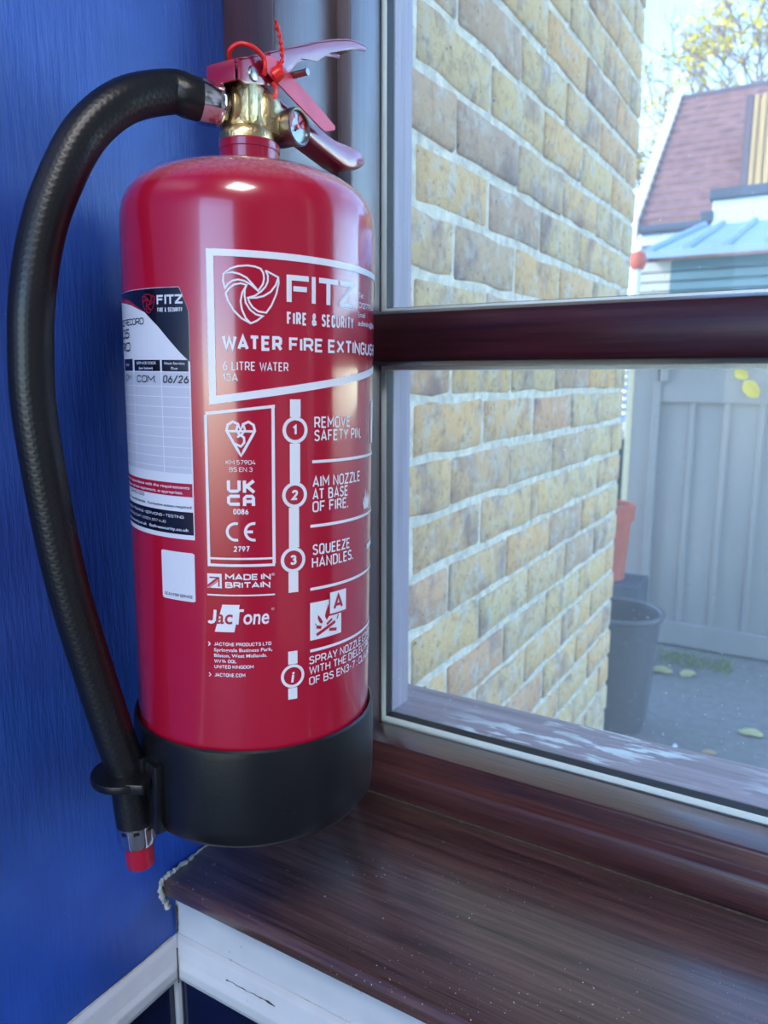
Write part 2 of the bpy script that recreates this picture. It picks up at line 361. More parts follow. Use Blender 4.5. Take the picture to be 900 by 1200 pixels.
# ================================================================== room shell
b = MB().box(WX-0.14, WX, -2.6, 0.70, -0.468, CEIL); wl_ = tag(b.build('wall_left', 'blue'), 'bright blue gloss painted wall with brush marks', kind='structure')
b = MB().box(WX-0.14, WX, -2.6, 0.392, GZ, -0.5)
tag(b.build('tile_panel', 'navy', wl_), 'navy gloss panel below the white rail')
b = MB().box(WX, 2.6, 0.392, 0.70, -0.468, -0.424); ww = tag(b.build('wall_window', 'white_gloss'), 'white painted apron of the window wall', kind='structure')
MB().box(WX, 2.6, 0.389, 0.70, GZ, -0.5).build('tile_panel', 'navy', ww)
MB().box(1.40, 2.6, 0.43, 0.70, -0.424, CEIL).build('wall_pier', 'room_white', ww)
MB().box(WX, 1.40, 0.43, 0.70, 1.25, CEIL).build('wall_head', 'room_white', ww)
MB().tube([(WX+0.003, 0.387, -0.505), (WX+0.0035, 0.387, -0.8), (WX+0.003, 0.387, GZ)], 0.0035, 8).build('corner_bead', 'barge_grey', ww)
tag(MB().box(1.2, 2.7, -2.7, -2.6, GZ, CEIL).build('added_wall_back', 'added_wall_grey'), 'unseen grey back wall, added with a wide opening to shape the fill light', kind='structure')  # added out of view; opening sized for light on the extinguisher's front
tag(MB().box(2.6, 2.7, -2.6, 0.70, GZ, CEIL).build('added_wall_right', 'added_wall_grey'), 'plain pale unseen wall at the far side, added to cut fill on the blue wall', kind='structure')  # added out of view to lower the fill on the blue wall
tag(MB().box(WX-0.14, 2.6, -2.6, 0.70, GZ-0.06, GZ).build('floor', 'floor'), 'timber floor of the room', kind='structure')
tag(MB().box(WX-0.14, 2.6, -2.6, 0.70, CEIL, CEIL+0.1).build('ceiling', 'room_white'), 'white ceiling of the room', kind='structure')
# white dado mouldings: profile measured out from the wall
prof = [(0, -0.500), (0.010, -0.500), (0.012, -0.494), (0.012, -0.486), (0.009, -0.482), (0.007, -0.476), (0.005, -0.4685), (0, -0.4655)]
t1 = MB().prism([(WX+a, z) for a, z in prof], lambda x, z: (x, -2.6, z), lambda x, z: (x, 0.392-(x-WX), z)).build('trim_1', 'white_gloss', bevel=0.0012)
tag(t1, 'white dado moulding along the foot of the blue wall', kind='structure')
t2 = MB().prism([(0.392-a, z) for a, z in prof], lambda y, z: (WX+(0.392-y), y, z), lambda y, z: (2.6, y, z)).build('trim_2', 'white_gloss', bevel=0.0012)
tag(t2, 'white dado moulding under the window sill', kind='structure')
pts = []
for i in range(16):
    t = i/15; pts.append((WX+0.001+0.0006*random.uniform(-1, 1), 0.385-0.42*t, -0.4655+random.uniform(-0.0006, 0.0006)))
MB().tube(pts, [0.0012*random.uniform(0.5, 1.2) for _ in pts], 6).build('paint_crack', 'caulk', t1)
for s in ((0.0, 0.36), (0.05, 0.10),):
    pts = [(WX+0.012+s[0]+(s[1]-s[0])*i/14, 0.3915+random.uniform(-0.0005, 0.0003), -0.4665+random.uniform(-0.0006, 0.0006)-(0.011 if s[0] else 0)) for i in range(15)]
    if s[0]: pts = [(p[0], 0.3842, p[2]) for p in pts]
    MB().tube(pts, [0.0007*random.uniform(0.2, 1.2) for _ in pts], 6).build('paint_crack', 'dirt' if s[0] else 'caulk', t2)
MB().tube([(WX+0.0115, 0.3805, -0.468), (WX+0.0122, 0.3798, -0.478), (WX+0.0128, 0.3790, -0.488), (WX+0.0124, 0.3795, -0.50)], 0.0006, 6).build('mitre_crack', 'dirt', t2)

# unseen panel added to fill the front of the extinguisher with light
fillt = empty('added_fill_light', (0.45, -0.85, CEIL)); tag(fillt, 'square white fill panel added on the ceiling out of view', 'added fill light')
MB().box(-0.31, 0.31, -0.31, 0.31, -0.03, 0.0).build('fill_frame', 'white_gloss', fillt, 0.004)
MB().box(-0.285, 0.285, -0.285, 0.285, -0.034, -0.028).build('fill_face', M['fill_panel'], fillt)
la = bpy.data.lights.new('fill_area_light', 'AREA'); la.shape = 'SQUARE'; la.size = 0.56; la.energy = 8; la.color = (1.0, 0.97, 0.95)
lo = bpy.data.objects.new('fill_area_light', la); COL.objects.link(lo); lo.parent = fillt; lo.location = (0, 0, -0.036)

# ================================================================== window
win = empty('window_1', (0.1, 0.6, -0.40)); tag(win, 'dark stained timber window with a middle rail', kind='structure')
inv = Matrix.Translation(-Vector(win.location))
def W(mb, name, mat, bevel=0, smooth=False, parent=win): return mb.build(name, mat, parent, bevel, smooth, inv)
XR = 1.40
sill = W(MB().prism_x([(0.382, -0.424), (0.378, -0.420), (0.3775, -0.412), (0.381, -0.4068), (0.386, -0.4055), (0.60, -0.4055), (0.60, -0.424)], WX-0.001, XR), 'window_sill', 'sill_wood', 0.0006, True)
tag(sill, 'mahogany stained window board, scratched and dusty')
# ragged caulk where the sill meets the blue wall
pts, rad = [], []
path = catmull([(WX+0.0015, 0.383, -0.436), (WX+0.001, 0.379, -0.428), (WX+0.0015, 0.3755, -0.418), (WX+0.001, 0.378, -0.408), (WX+0.0035, 0.388, -0.4045), (WX+0.004, 0.402, -0.404), (WX+0.002, 0.43, -0.4045), (WX+0.0015, 0.487, -0.4045)], 10)
for p in path:
    pts.append(p+Vector((random.uniform(-.0007, .0007), random.uniform(-.0007, .0007), random.uniform(-.0007, .0007)))); rad.append(0.0015*random.uniform(0.4, 1.35)*(1.35 if p.z < -0.4046 and p.y < .4 else 1.0))
W(MB().tube(pts, rad, 8), 'caulk_bead', 'caulk', 0, True, sill)
pts = [(WX+0.002, 0.3905, -0.438-0.0021*i) for i in range(13)]
W(MB().tube(pts, [0.0012*random.uniform(.4, 1.4) for _ in pts], 6), 'caulk_crumbs', 'dirt', 0, False, sill)
ZT = 1.25
W(MB().box(WX, -0.387, 0.487, 0.573, -0.406, ZT), 'frame_post', 'frame_v', 0.0018, True)
W(MB().box(WX, -0.374, 0.572, 0.6215, -0.41, ZT), 'frame_stile', 'frame_v', 0.0015, True)
W(MB().box(XR-0.06, XR+0.001, 0.572, 0.6215, -0.41, ZT), 'frame_stile', 'frame_v', 0.0015, True)
W(MB().prism_x([(0.577, -0.41), (0.577, -0.379), (0.5785, -0.3755), (0.5845, -0.3715), (0.585, -0.357), (0.5865, -0.3552), (0.6215, -0.3535), (0.6215, -0.41)], -0.3745, XR-0.06), 'bottom_rail', 'frame_h', 0.0007, True)
W(MB().tube([(-0.374, 0.5765, -0.4055), (XR-0.06, 0.5765, -0.4055)], 0.0012, 6), 'joint_line', 'dirt')
W(MB().box(-0.374, XR-0.06, 0.572, 0.6215, 1.19, ZT), 'head_rail', 'frame_h', 0.0015)
W(MB().prism_x([(0.6215, 0.0600), (0.604, 0.0592), (0.597, 0.0560), (0.5935, 0.0490), (0.5925, 0.035), (0.5935, 0.0210), (0.597, 0.0140), (0.604, 0.0108), (0.6215, 0.0100)], -0.3745, XR-0.06), 'middle_rail', 'transom', 0.0006, True)
XL, XRr = -0.376, XR-0.058
for z0, z1 in ((-0.3548, 0.0115), (0.0575, 1.195)):
    W(MB().box(XL, XRr, 0.6222, 0.6262, z0, z1), 'glass_pane', 'glass')
    W(MB().box(XL, XRr, 0.6385, 0.6425, z0, z1), 'glass_pane', 'glass_dusty')
    w = 0.0052
    for (x0, x1, a, c) in ((XL, XL+w, z0, z1), (XRr-w, XRr, z0, z1), (XL+w, XRr-w, z0, z0+w+0.001), (XL+w, XRr-w, z1-w, z1)):
        W(MB().box(x0, x1, 0.6264, 0.6383, a, c), 'spacer_bar', 'spacer', 0.0004)
    # dark sealant lines on the room side of the glass
    W(MB().box(XL+0.0005, XL+0.0026, 0.6205, 0.6221, z0, z1), 'sealant_line', 'black_rubber_seal')
    W(MB().box(XL, XRr, 0.6205, 0.6221, z0-0.0005, z0+0.0013), 'sealant_line', 'black_rubber_seal')
    # dark inner face of the sealed unit's edge
    W(MB().box(XL+w, XL+w+0.0005, 0.6272, 0.6384, z0+w, z1-w), 'unit_edge', 'black_rubber_seal')
    W(MB().box(XL+w, XRr-w, 0.6272, 0.6384, z0+w+0.001, z0+w+0.0015), 'unit_edge', 'black_rubber_seal')
W(MB().box(WX, -0.3715, 0.643, 0.677, -0.36, ZT), 'outer_stile', 'outer_v', 0.0015, True)
W(MB().box(XR-0.06, XR, 0.643, 0.677, -0.36, ZT), 'outer_stile', 'outer_v', 0.0015)
W(MB().box(-0.3715, XR-0.06, 0.643, 0.668, 0.014, 0.056), 'outer_middle_rail', 'outer_h', 0.0015)
W(MB().prism_x([(0.643, -0.42), (0.643, -0.3495), (0.690, -0.3510), (0.7255, -0.3555), (0.729, -0.360), (0.727, -0.372), (0.70, -0.376), (0.70, -0.42)], -0.436, XR), 'outer_sill', 'outer_h', 0.001, True)

# ================================================================== brick wall outside
BX, YF = -0.436, 1.872
bw = tag(MB().box(BX-3.2, BX-0.0035, 0.70, YF-0.004, GZ, 2.6).build('wall_outside', 'mortar'), 'yellow stock brick side wall beyond the window', kind='structure')
def brick_mesh(L, seed):
    rnd = random.Random(seed); bm = bmesh.new()
    bmesh.ops.create_cube(bm, size=1)
    for v in bm.verts: v.co = Vector((v.co.x*0.100, v.co.y*L, v.co.z*0.0655))
    bmesh.ops.subdivide_edges(bm, edges=[e for e in bm.edges if abs(e.verts[0].co.y-e.verts[1].co.y) > 0.01], cuts=3 if L > .15 else 1, use_grid_fill=True)
    for v in bm.verts:
        v.co.y += rnd.uniform(-.0026, .0026); v.co.z += rnd.uniform(-.0028, .0028)
        if v.co.x > 0: v.co.x += rnd.uniform(-.0012, .0012)
    ed = [e for e in bm.edges if len(e.link_faces) == 2 and e.calc_face_angle(0) > 0.6 and max(e.verts[0].co.x, e.verts[1].co.x) > 0]
    bmesh.ops.bevel(bm, geom=ed, offset=0.0035, segments=1, affect='EDGES', clamp_overlap=True)
    for f in bm.faces: f.smooth = True
    bmesh.ops.recalc_face_normals(bm, faces=bm.faces)
    me = bpy.data.meshes.new('brick'); bm.to_mesh(me); bm.free(); me.materials.append(M['brick']); return me
full = [brick_mesh(0.2065, i) for i in range(6)]
half = [brick_mesh(0.095, 20+i) for i in range(3)]
def put_brick(y0, y1, z):
    L = y1-y0; nominal = 0.2065 if L > 0.15 else 0.095
    me = random.choice(full if L > .15 else half)
    o = bpy.data.objects.new('brick', me); COL.objects.link(o); o.parent = bw
    o.location = (BX-0.05+random.uniform(-.0015, .0015), (y0+y1)/2, z); o.scale = (1, L/nominal, 1)
    if random.random() < 0.5: o.rotation_euler = (math.pi, 0, 0)
P_ = 0.2165
for k in range(-19, 15):
    zc = 0.0475+0.0755*k+0.03775
    if zc > 1.12 or zc < GZ+0.03: continue
    first = 0.803 if k % 2 == 0 else 0.912
    edges = [first+i*P_ for i in range(-1, 7)]
    edges = [e for e in edges if 0.70 < e < YF-0.05]
    edges = [0.695]+edges+[YF+0.005]
    for a, c in zip(edges[:-1], edges[1:]):
        if c-a > 0.04: put_brick(a+0.005, c-0.005, zc)

# ================================================================== fire extinguisher
dl = math.radians(1.0)
rgt = Vector((0.758, 0.652, 0)).normalized(); tow = Vector((rgt.y, -rgt.x, 0)); zz = Vector((0, 0, 1))
upv = zz*math.cos(dl)+rgt*math.sin(dl); rtv = rgt*math.cos(dl)-zz*math.sin(dl); awy = -tow
base = Vector((-0.3365, 0.38403, -0.29294))
ext = empty('fire_extinguisher')
EM = Matrix(((rtv.x, awy.x, upv.x, base.x), (rtv.y, awy.y, upv.y, base.y), (rtv.z, awy.z, upv.z, base.z), (0, 0, 0, 1)))
ext.matrix_world = EM; EI = EM.inverted()
tag(ext, 'red water fire extinguisher with black hose and boot hanging in the corner', 'fire extinguisher')
R = 0.080
def E(mb, name, mat, bevel=0, smooth=False, parent=ext, world=True, segs=2): return mb.build(name, mat, parent, bevel, smooth, EI if world else None, segs)
body = E(MB().lathe((0, 0, 0), [(0.0, 0.012), (0.060, 0.012), (0.0785, 0.02), (R, 0.03), (R, 0.15), (R, 0.27), (R, 0.382), (0.0797, 0.389), (0.0782, 0.396), (0.0750, 0.4025), (0.0700, 0.4080), (0.0630, 0.4125), (0.0540, 0.4160), (0.0430, 0.4188), (0.0300, 0.4205), (0.0185, 0.4212)], 96), 'cylinder', 'red', 0, True, world=False)
E(MB().lathe((0, 0, 0), [(0.0185, 0.414), (0.0185, 0.432), (0.0190, 0.4325), (0.0190, 0.4365), (0.0180, 0.4375), (0.005, 0.4375)], 48), 'neck_collar', 'red_dark', 0, True, world=False)
boot = E(MB().lathe((0, 0, 0), [(0.02, 0.002), (0.074, 0.0), (0.0800, 0.0018), (0.0832, 0.006), (0.0840, 0.014), (0.0842, 0.04), (0.0838, 0.062), (0.0832, 0.0668), (0.0818, 0.0680), (0.0804, 0.0668), (0.0803, 0.05), (0.0803, 0.03)], 96), 'boot', 'boot', 0, True, world=False)
# hose clip on the boot
hc = Vector((-0.369, 0.2965, -0.252))
n = 28
def ring(c, ri, ro, z0, z1):
    rr = []
    for (r_, z_) in ((ri, z0), (ro, z0+0.001), (ro+0.0006, (z0+z1)/2), (ro, z1-0.001), (ri, z1), (ri-0.0004, (z0+z1)/2)):
        rr.append([(c.x+r_*math.cos(2*math.pi*i/n), c.y+r_*math.sin(2*math.pi*i/n), c.z+z_) for i in range(n)])
    return rr
cl = MB(); rr = ring(hc, 0.0122, 0.0225, -0.0035, 0.0035); cl.rings(rr+[rr[0]], False)
E(cl, 'hose_clip', 'boot', 0, True, boot)
axp = base+upv*0.041
ca_ = math.radians(-50)
at_ = axp+rtv*(0.084*math.sin(ca_))-awy*(0.084*math.cos(ca_))
dv = Vector((at_.x-hc.x, at_.y-hc.y, 0)); dist = dv.length+0.080; dv.normalize(); sv = Vector((-dv.y, dv.x, 0))
def arm(w0, w1, s0, s1, z0, z1, bev=0.001):
    a = hc+dv*s0; c = hc+dv*s1
    vs = []
    for z in (z0, z1):
        for (p, w) in ((a, w0), (c, w1)):
            for sg in (-1, 1): vs.append((p.x+sv.x*w*sg, p.y+sv.y*w*sg, z))
    return MB().add(vs, [(0, 1, 3, 2), (4, 6, 7, 5), (0, 2, 6, 4), (1, 5, 7, 3), (0, 4, 5, 1), (2, 3, 7, 6)])
E(arm(0.0185, 0.016, 0.010, dist-0.078, hc.z-0.0035, hc.z+0.0035), 'clip_arm', 'boot', 0.0012, True, boot)
def boot_rib(a_, w_, r0, r1, z0, z1):
    mb = MB(); vs = []
    for z_ in (z0, z1):
        for r_ in (r0, r1):
            for sg in (-1, 1): vs.append((r_*math.sin(a_)+sg*w_*math.cos(a_), -r_*math.cos(a_)+sg*w_*math.sin(a_), z_))
    return mb.add(vs, [(0, 1, 3, 2), (4, 6, 7, 5), (0, 2, 6, 4), (1, 5, 7, 3), (0, 4, 5, 1), (2, 3, 7, 6)])
E(boot_rib(ca_, 0.0085, 0.080, 0.0875, 0.004, 0.050), 'clip_bracket', 'boot', 0.002, True, boot, False)
for a_ in (ca_+0.085, ca_-0.085): E(boot_rib(a_, 0.0022, 0.080, 0.0905, 0.006, 0.052), 'clip_rib', 'boot', 0.001, True, boot, False)

# ---- head assembly (world millimetres relative to the valve axis)
AX, AY = -0.3318, 0.3882
vb = MB().lathe((AX, AY, 0), [(0.010, 0.1435), (0.0172, 0.1440), (0.0176, 0.147), (0.0170, 0.1500), (0.0140, 0.1525), (0.0132, 0.158), (0.0130, 0.170), (0.0115, 0.1765), (0.006, 0.1795)], 36)
valve = E(vb, 'valve_body', 'brass', 0, True)
mb = MB().box(AX-0.0125, AX+0.0125, AY-0.0125, AY+0.004, 0.1515, 0.178); E(mb, 'valve_block', 'brass', 0.0035, True, valve)
mb = MB().lathe((AX+0.006, AY+0.009, 0), [(0.002, 0.149), (0.0115, 0.150), (0.0125, 0.158), (0.0122, 0.166), (0.0105, 0.1715), (0.0070, 0.1750), (0.002, 0.1762)], 32); E(mb, 'valve_barrel', 'brass', 0, True, valve)
od = Vector((-0.46, -0.885, 0.05)).normalized(); o0 = Vector((AX, AY, 0.1630))
E(MB().tube([o0+od*0.004, o0+od*0.0125], 0.0125, 32), 'outlet_boss', 'brass', 0.001, True, valve)
E(MB().tube([o0+od*0.012, o0+od*0.0128], 0.0098, 32), 'outlet_seat', 'black_rubber_seal', 0, True, valve)
E(MB().tube([AX and Vector((AX+0.004, AY+0.010, 0.1560)), Vector((-0.3205, 0.4075, 0.1560))], [0.0075, 0.0070], 20), 'gauge_branch', 'brass', 0, True, valve)
# raised marks cast into the brass
def text_mesh(s, bold=0.0):
    cu = bpy.data.curves.new('t', 'FONT'); cu.body = s; cu.size = 1; cu.offset = bold; cu.resolution_u = 3
    ob = bpy.data.objects.new('t', cu); COL.objects.link(ob)
    dg = bpy.context.evaluated_depsgraph_get(); me = bpy.data.meshes.new_from_object(ob.evaluated_get(dg))
    vs = [(v.co.x, v.co.y) for v in me.vertices]; fs = [tuple(p.vertices) for p in me.polygons]
    bpy.data.objects.remove(ob); bpy.data.curves.remove(cu); bpy.data.meshes.remove(me)
    return vs, fs
cv, cf = text_mesh('CE', 0.01)
mb = MB(); rr_ = 0.0127
for (x, y) in cv:
    a = -0.55+(x*0.0055)/rr_; mb.v.append((AX+0.006+rr_*math.cos(a), AY+0.009+rr_*math.sin(a), 0.1575+y*0.0055))
mb.f = cf; E(mb, 'cast_mark', 'brass', 0, False, valve)

# gauge facing +X
gc = Vector((-0.3225, 0.4085, 0.1560))
g = MB(); nn = 40
def gr(prof):
    return [[(gc.x+x, gc.y+r_*math.cos(2*math.pi*i/nn), gc.z+r_*math.sin(2*math.pi*i/nn)) for i in range(nn)] for r_, x in prof]
g.rings(gr([(0.002, 0.0), (0.0098, 0.0), (0.0108, 0.0012), (0.0108, 0.0125), (0.0114, 0.0130), (0.0114, 0.0165), (0.0106, 0.0172), (0.0096, 0.0168), (0.0094, 0.0140), (0.002, 0.0140)]))
gauge = E(g, 'pressure_gauge', 'steel', 0, True)
E(MB().rings(gr([(0.0, 0.0141), (0.0093, 0.0142), (0.0093, 0.0146), (0.0, 0.0147)])), 'gauge_dial', 'dial', 0, False, gauge)
def dialseg(a0, a1, r0, r1, x):
    mb = MB(); k = 12; vs = []; fs = []
    for i in range(k+1):
        a = a0+(a1-a0)*i/k
        for r_ in (r0, r1): vs.append((gc.x+x, gc.y+r_*math.cos(a), gc.z+r_*math.sin(a)))
    for i in range(k): fs.append((2*i, 2*i+1, 2*i+3, 2*i+2))
    return mb.add(vs, fs)
E(dialseg(0.1, 1.3, 0.004, 0.009, 0.0151), 'dial_zone', 'dial_red', 0, False, gauge)
E(dialseg(1.9, 3.4, 0.0055, 0.009, 0.0151), 'dial_zone', 'dial_red', 0, False, gauge)
E(MB().tube([(gc.x+0.0156, gc.y-0.003, gc.z-0.003), (gc.x+0.0156, gc.y+0.006, gc.z+0.005)], 0.0006, 6), 'gauge_needle', 'ink', 0, False, gauge)
E(MB().tube([(gc.x+0.0147, gc.y, gc.z), (gc.x+0.0163, gc.y, gc.z)], 0.0016, 12), 'gauge_hub', 'dial_red', 0, False, gauge)

# carrying handle: folded channel
HX0, HX1 = -0.3445, -0.3195
top = [(-18.5, 185), (-10, 188.5), (5, 195.5), (28, 206.5), (45, 214), (60, 221), (80, 229.5), (98, 236), (110, 239), (123.5, 240.5)]
bot = [(123, 236.5), (105, 232), (92, 226.5), (78, 220.5), (68, 214), (61, 209.5), (52, 207.5), (43, 205), (36, 198), (30, 190), (22, 184), (14.5, 180), (-13, 173), (-18.5, 173.5)]
Y0 = 0.387
def side(x0, x1, poly):
    return MB().prism([(Y0+a/1000, z/1000) for a, z in poly], lambda y, z: (x0, y, z), lambda y, z: (x1, y, z))
handle = E(side(HX1-0.0016, HX1, top+bot), 'carry_handle', 'red_dark', 0.0004, True)
E(side(HX0, HX0+0.0016, top+bot), 'handle_side', 'red_dark', 0.0004, True, handle)
mb = MB(); rings_ = []
for i, (a, z) in enumerate(top):
    t = i/(len(top)-1); wv = 0.0
    y, zc = Y0+a/1000, z/1000
    rings_.append([(HX0+wv, y, zc-0.0016), (HX1-wv, y, zc-0.0016), (HX1-wv, y, zc+0.0006), (HX0+wv, y, zc+0.0006)])
E(mb.rings(rings_), 'handle_top', 'red_dark', 0.0006, True, handle)
E(MB().box(HX0, HX1-0.0026, Y0-0.0195, Y0-0.0178, 0.1735, 0.1855), 'handle_end', 'red_dark', 0.0006, True, handle)
E(MB().tube([(HX0-0.001, Y0-0.006, 0.1805), (HX1+0.0002, Y0-0.006, 0.1805), (HX1+0.0012, Y0-0.006, 0.1805), (HX1+0.0018, Y0-0.006, 0.1805)], [0.0042, 0.0044, 0.0038, 0.0015], 20), 'rivet', 'steel', 0, True, handle)
# operating lever, rounded channel sloping down
lt = [(2, 182), (16, 178), (35, 175), (60, 171), (86, 167.5), (100, 168), (115, 168.5), (126, 167.5), (130, 165)]
lb = [(129, 160), (124, 156.5), (112, 152), (99, 150.5), (85, 153.5), (63, 157.5), (40, 163), (20, 167), (4, 171)]
rings_ = []
def interp(pl, y):
    pl = sorted(pl)
    if y <= pl[0][0]: return pl[0][1]
    for (a, z), (c, w) in zip(pl[:-1], pl[1:]):
        if a <= y <= c: return z+(w-z)*(y-a)/(c-a)
    return pl[-1][1]
for y in (3, 12, 20, 35, 50, 63, 75, 86, 95, 104, 114, 122, 127, 129.5):
    zt, zb = interp(lt, y), interp(lb, y); hw = 0.0095 if y < 120 else 0.0095-(y-120)*0.0003
    r_ = []
    for j in range(16):
        a = 2*math.pi*j/16; ca, sa = math.cos(a), math.sin(a)
        f = lambda v: math.copysign(abs(v)**0.3, v)
        r_.append((-0.332+hw*f(ca), Y0+y/1000, (zt+zb)/2000+(zt-zb)/2000*f(sa)))
    rings_.append(r_)
E(MB().rings(rings_), 'squeeze_lever', 'red_dark', 0, True)
E(MB().tube([(HX0-0.004, 0.416, 0.190), (-0.304, 0.416, 0.190)], 0.0021, 12), 'safety_pin', 'steel', 0, True)
# inspection tag and seal tie
tp = [(389, 192.5), (394, 194), (402, 193.5), (430, 184), (463, 172), (462.5, 169.5), (451, 165.5), (448, 165.5), (420, 174), (389, 183.5), (387, 187)]
tagp = E(MB().prism([(a/1000, z/1000) for a, z in tp], lambda y, z: (-0.3165, y, z), lambda y, z: (-0.3153, y, z)), 'inspection_tag', 'tag_pink', 0.0003)
tie = E(MB().tube(catmull([(-0.332, 0.3745, 0.1885), (-0.3285, 0.3715, 0.1925), (-0.323, 0.374, 0.1955), (-0.318, 0.3780, 0.1945), (-0.3162, 0.3835, 0.1925), (-0.3150, 0.3870, 0.1890), (-0.3148, 0.3872, 0.185), (-0.3172, 0.3885, 0.182)], 6), 0.0014, 10), 'seal_tie', 'tie_red', 0, True)
tl = catmull([(-0.3145, 0.3995, 0.1865), (-0.3140, 0.4025, 0.193), (-0.3140, 0.4028, 0.200), (-0.3140, 0.4010, 0.207), (-0.3140, 0.3970, 0.2145)], 8)
E(MB().tube(tl, [0.0012+0.0004*math.sin(i*1.6) for i in range(len(tl))], 8), 'tie_tail', 'tie_red', 0, True, tie)
E(MB().tube([(-0.3168, 0.3975, 0.1835), (-0.3135, 0.3995, 0.1860), (-0.3120, 0.4005, 0.1870)], [0.0042, 0.0040, 0.0030], 14), 'tie_lock', 'tie_red', 0, True, tie)
E(MB().tube(catmull([(-0.3165, 0.396, 0.180), (-0.3155, 0.398, 0.1765), (-0.3155, 0.397, 0.172), (-0.317, 0.393, 0.168)], 6), 0.0013, 8), 'tie_loop', 'tie_red', 0, True, tie)

# ---- hose
hp = [o0+od*0.027, o0+od*0.036+Vector((0, 0, 0.0004)), (-0.3560, 0.3480, 0.1670), (-0.365, 0.3207, 0.1553), (-0.375, 0.3002, 0.1338), (-0.383, 0.2846, 0.1013), (-0.387, 0.2754, 0.0735), (-0.389, 0.2695, 0.0451), (-0.391, 0.2675, 0.0195), (-0.392, 0.2668, -0.0186), (-0.390, 0.2711, -0.0787), (-0.386, 0.2769, -0.1318), (-0.379, 0.2859, -0.1886), (-0.3728, 0.2925, -0.2297), (-0.369, 0.2965, -0.252), (-0.3668, 0.2977, -0.2789), (-0.3660, 0.2982, -0.290)]
hpath = catmull(hp, 7)
NS = 28
mb = MB().tube(hpath, 0.0122, NS)
hose = E(mb, 'hose', 'hose', 0, True)
me = hose.data; uvl = me.uv_layers.new(name='UVMap')
acc = [0.0]
for a, c in zip(hpath[:-1], hpath[1:]): acc.append(acc[-1]+(c-a).length)
for poly in me.polygons:
    idx = [me.loops[l].vertex_index for l in poly.loop_indices]; js = [i % NS for i in idx]
    wrap = max(js)-min(js) > NS/2
    for l, i, j in zip(poly.loop_indices, idx, js):
        uvl.data[l].uv = ((j+(NS if wrap and j < NS/2 else 0))/NS*0.0767*1.0, acc[min(i//NS, len(acc)-1)])
def fluted(p0, d, prof, n=40, fl=8, depth=0.0007):
    d = d.normalized(); ref = Vector((0, 0, 1)) if abs(d.z) < .9 else Vector((1, 0, 0)); a = (ref-d*ref.dot(d)).normalized(); c = d.cross(a); rr = []
    for r_, s, k in prof:
        rr.append([tuple(p0+d*s+(a*math.cos(2*math.pi*i/n)+c*math.sin(2*math.pi*i/n))*(r_-k*depth*(0.5+0.5*math.cos(fl*2*math.pi*i/n)))) for i in range(n)])
    return MB().rings(rr)
E(fluted(o0, od, [(0.0095, 0.0165, 0), (0.0125, 0.0170, 0), (0.0130, 0.0182, 0), (0.0126, 0.0196, 0.6), (0.0130, 0.0205, 1), (0.0133, 0.0290, 1), (0.0131, 0.0305, 0.3), (0.0118, 0.0308, 0)]), 'hose_ferrule', 'chrome', 0, True, hose)
hexr = [[tuple(o0+od*s+(Vector((0, 0, 1))*math.cos(math.pi/3*i+.3)+od.cross(Vector((0, 0, 1)))*math.sin(math.pi/3*i+.3))*r_) for i in range(6)] for r_, s in ((0.0088, 0.0118), (0.0092, 0.0124), (0.0092, 0.0160), (0.0086, 0.0170))]
E(MB().rings(hexr), 'coupling_nut', 'steel', 0.0004, False, hose)
hd = (Vector((-0.3648, 0.2990, -0.3195))-Vector((-0.3660, 0.2982, -0.290))).normalized(); h0 = Vector((-0.3660, 0.2982, -0.290))
E(fluted(h0, hd, [(0.0115, -0.004, 0), (0.0127, -0.0035, 0), (0.0129, -0.002, 1), (0.0128, 0.007, 1), (0.0118, 0.0100, 0.8), (0.0106, 0.0112, 0), (0.008, 0.0115, 0)], fl=9, depth=0.0012), 'nozzle_ferrule', 'chrome', 0, True, hose)
E(MB().tube([h0+hd*0.009, h0+hd*0.0255, h0+hd*0.0275, h0+hd*0.0278, h0+hd*0.020], [0.0092, 0.0090, 0.0084, 0.0050, 0.0040], 24), 'nozzle', 'red_nozzle', 0, True, hose)

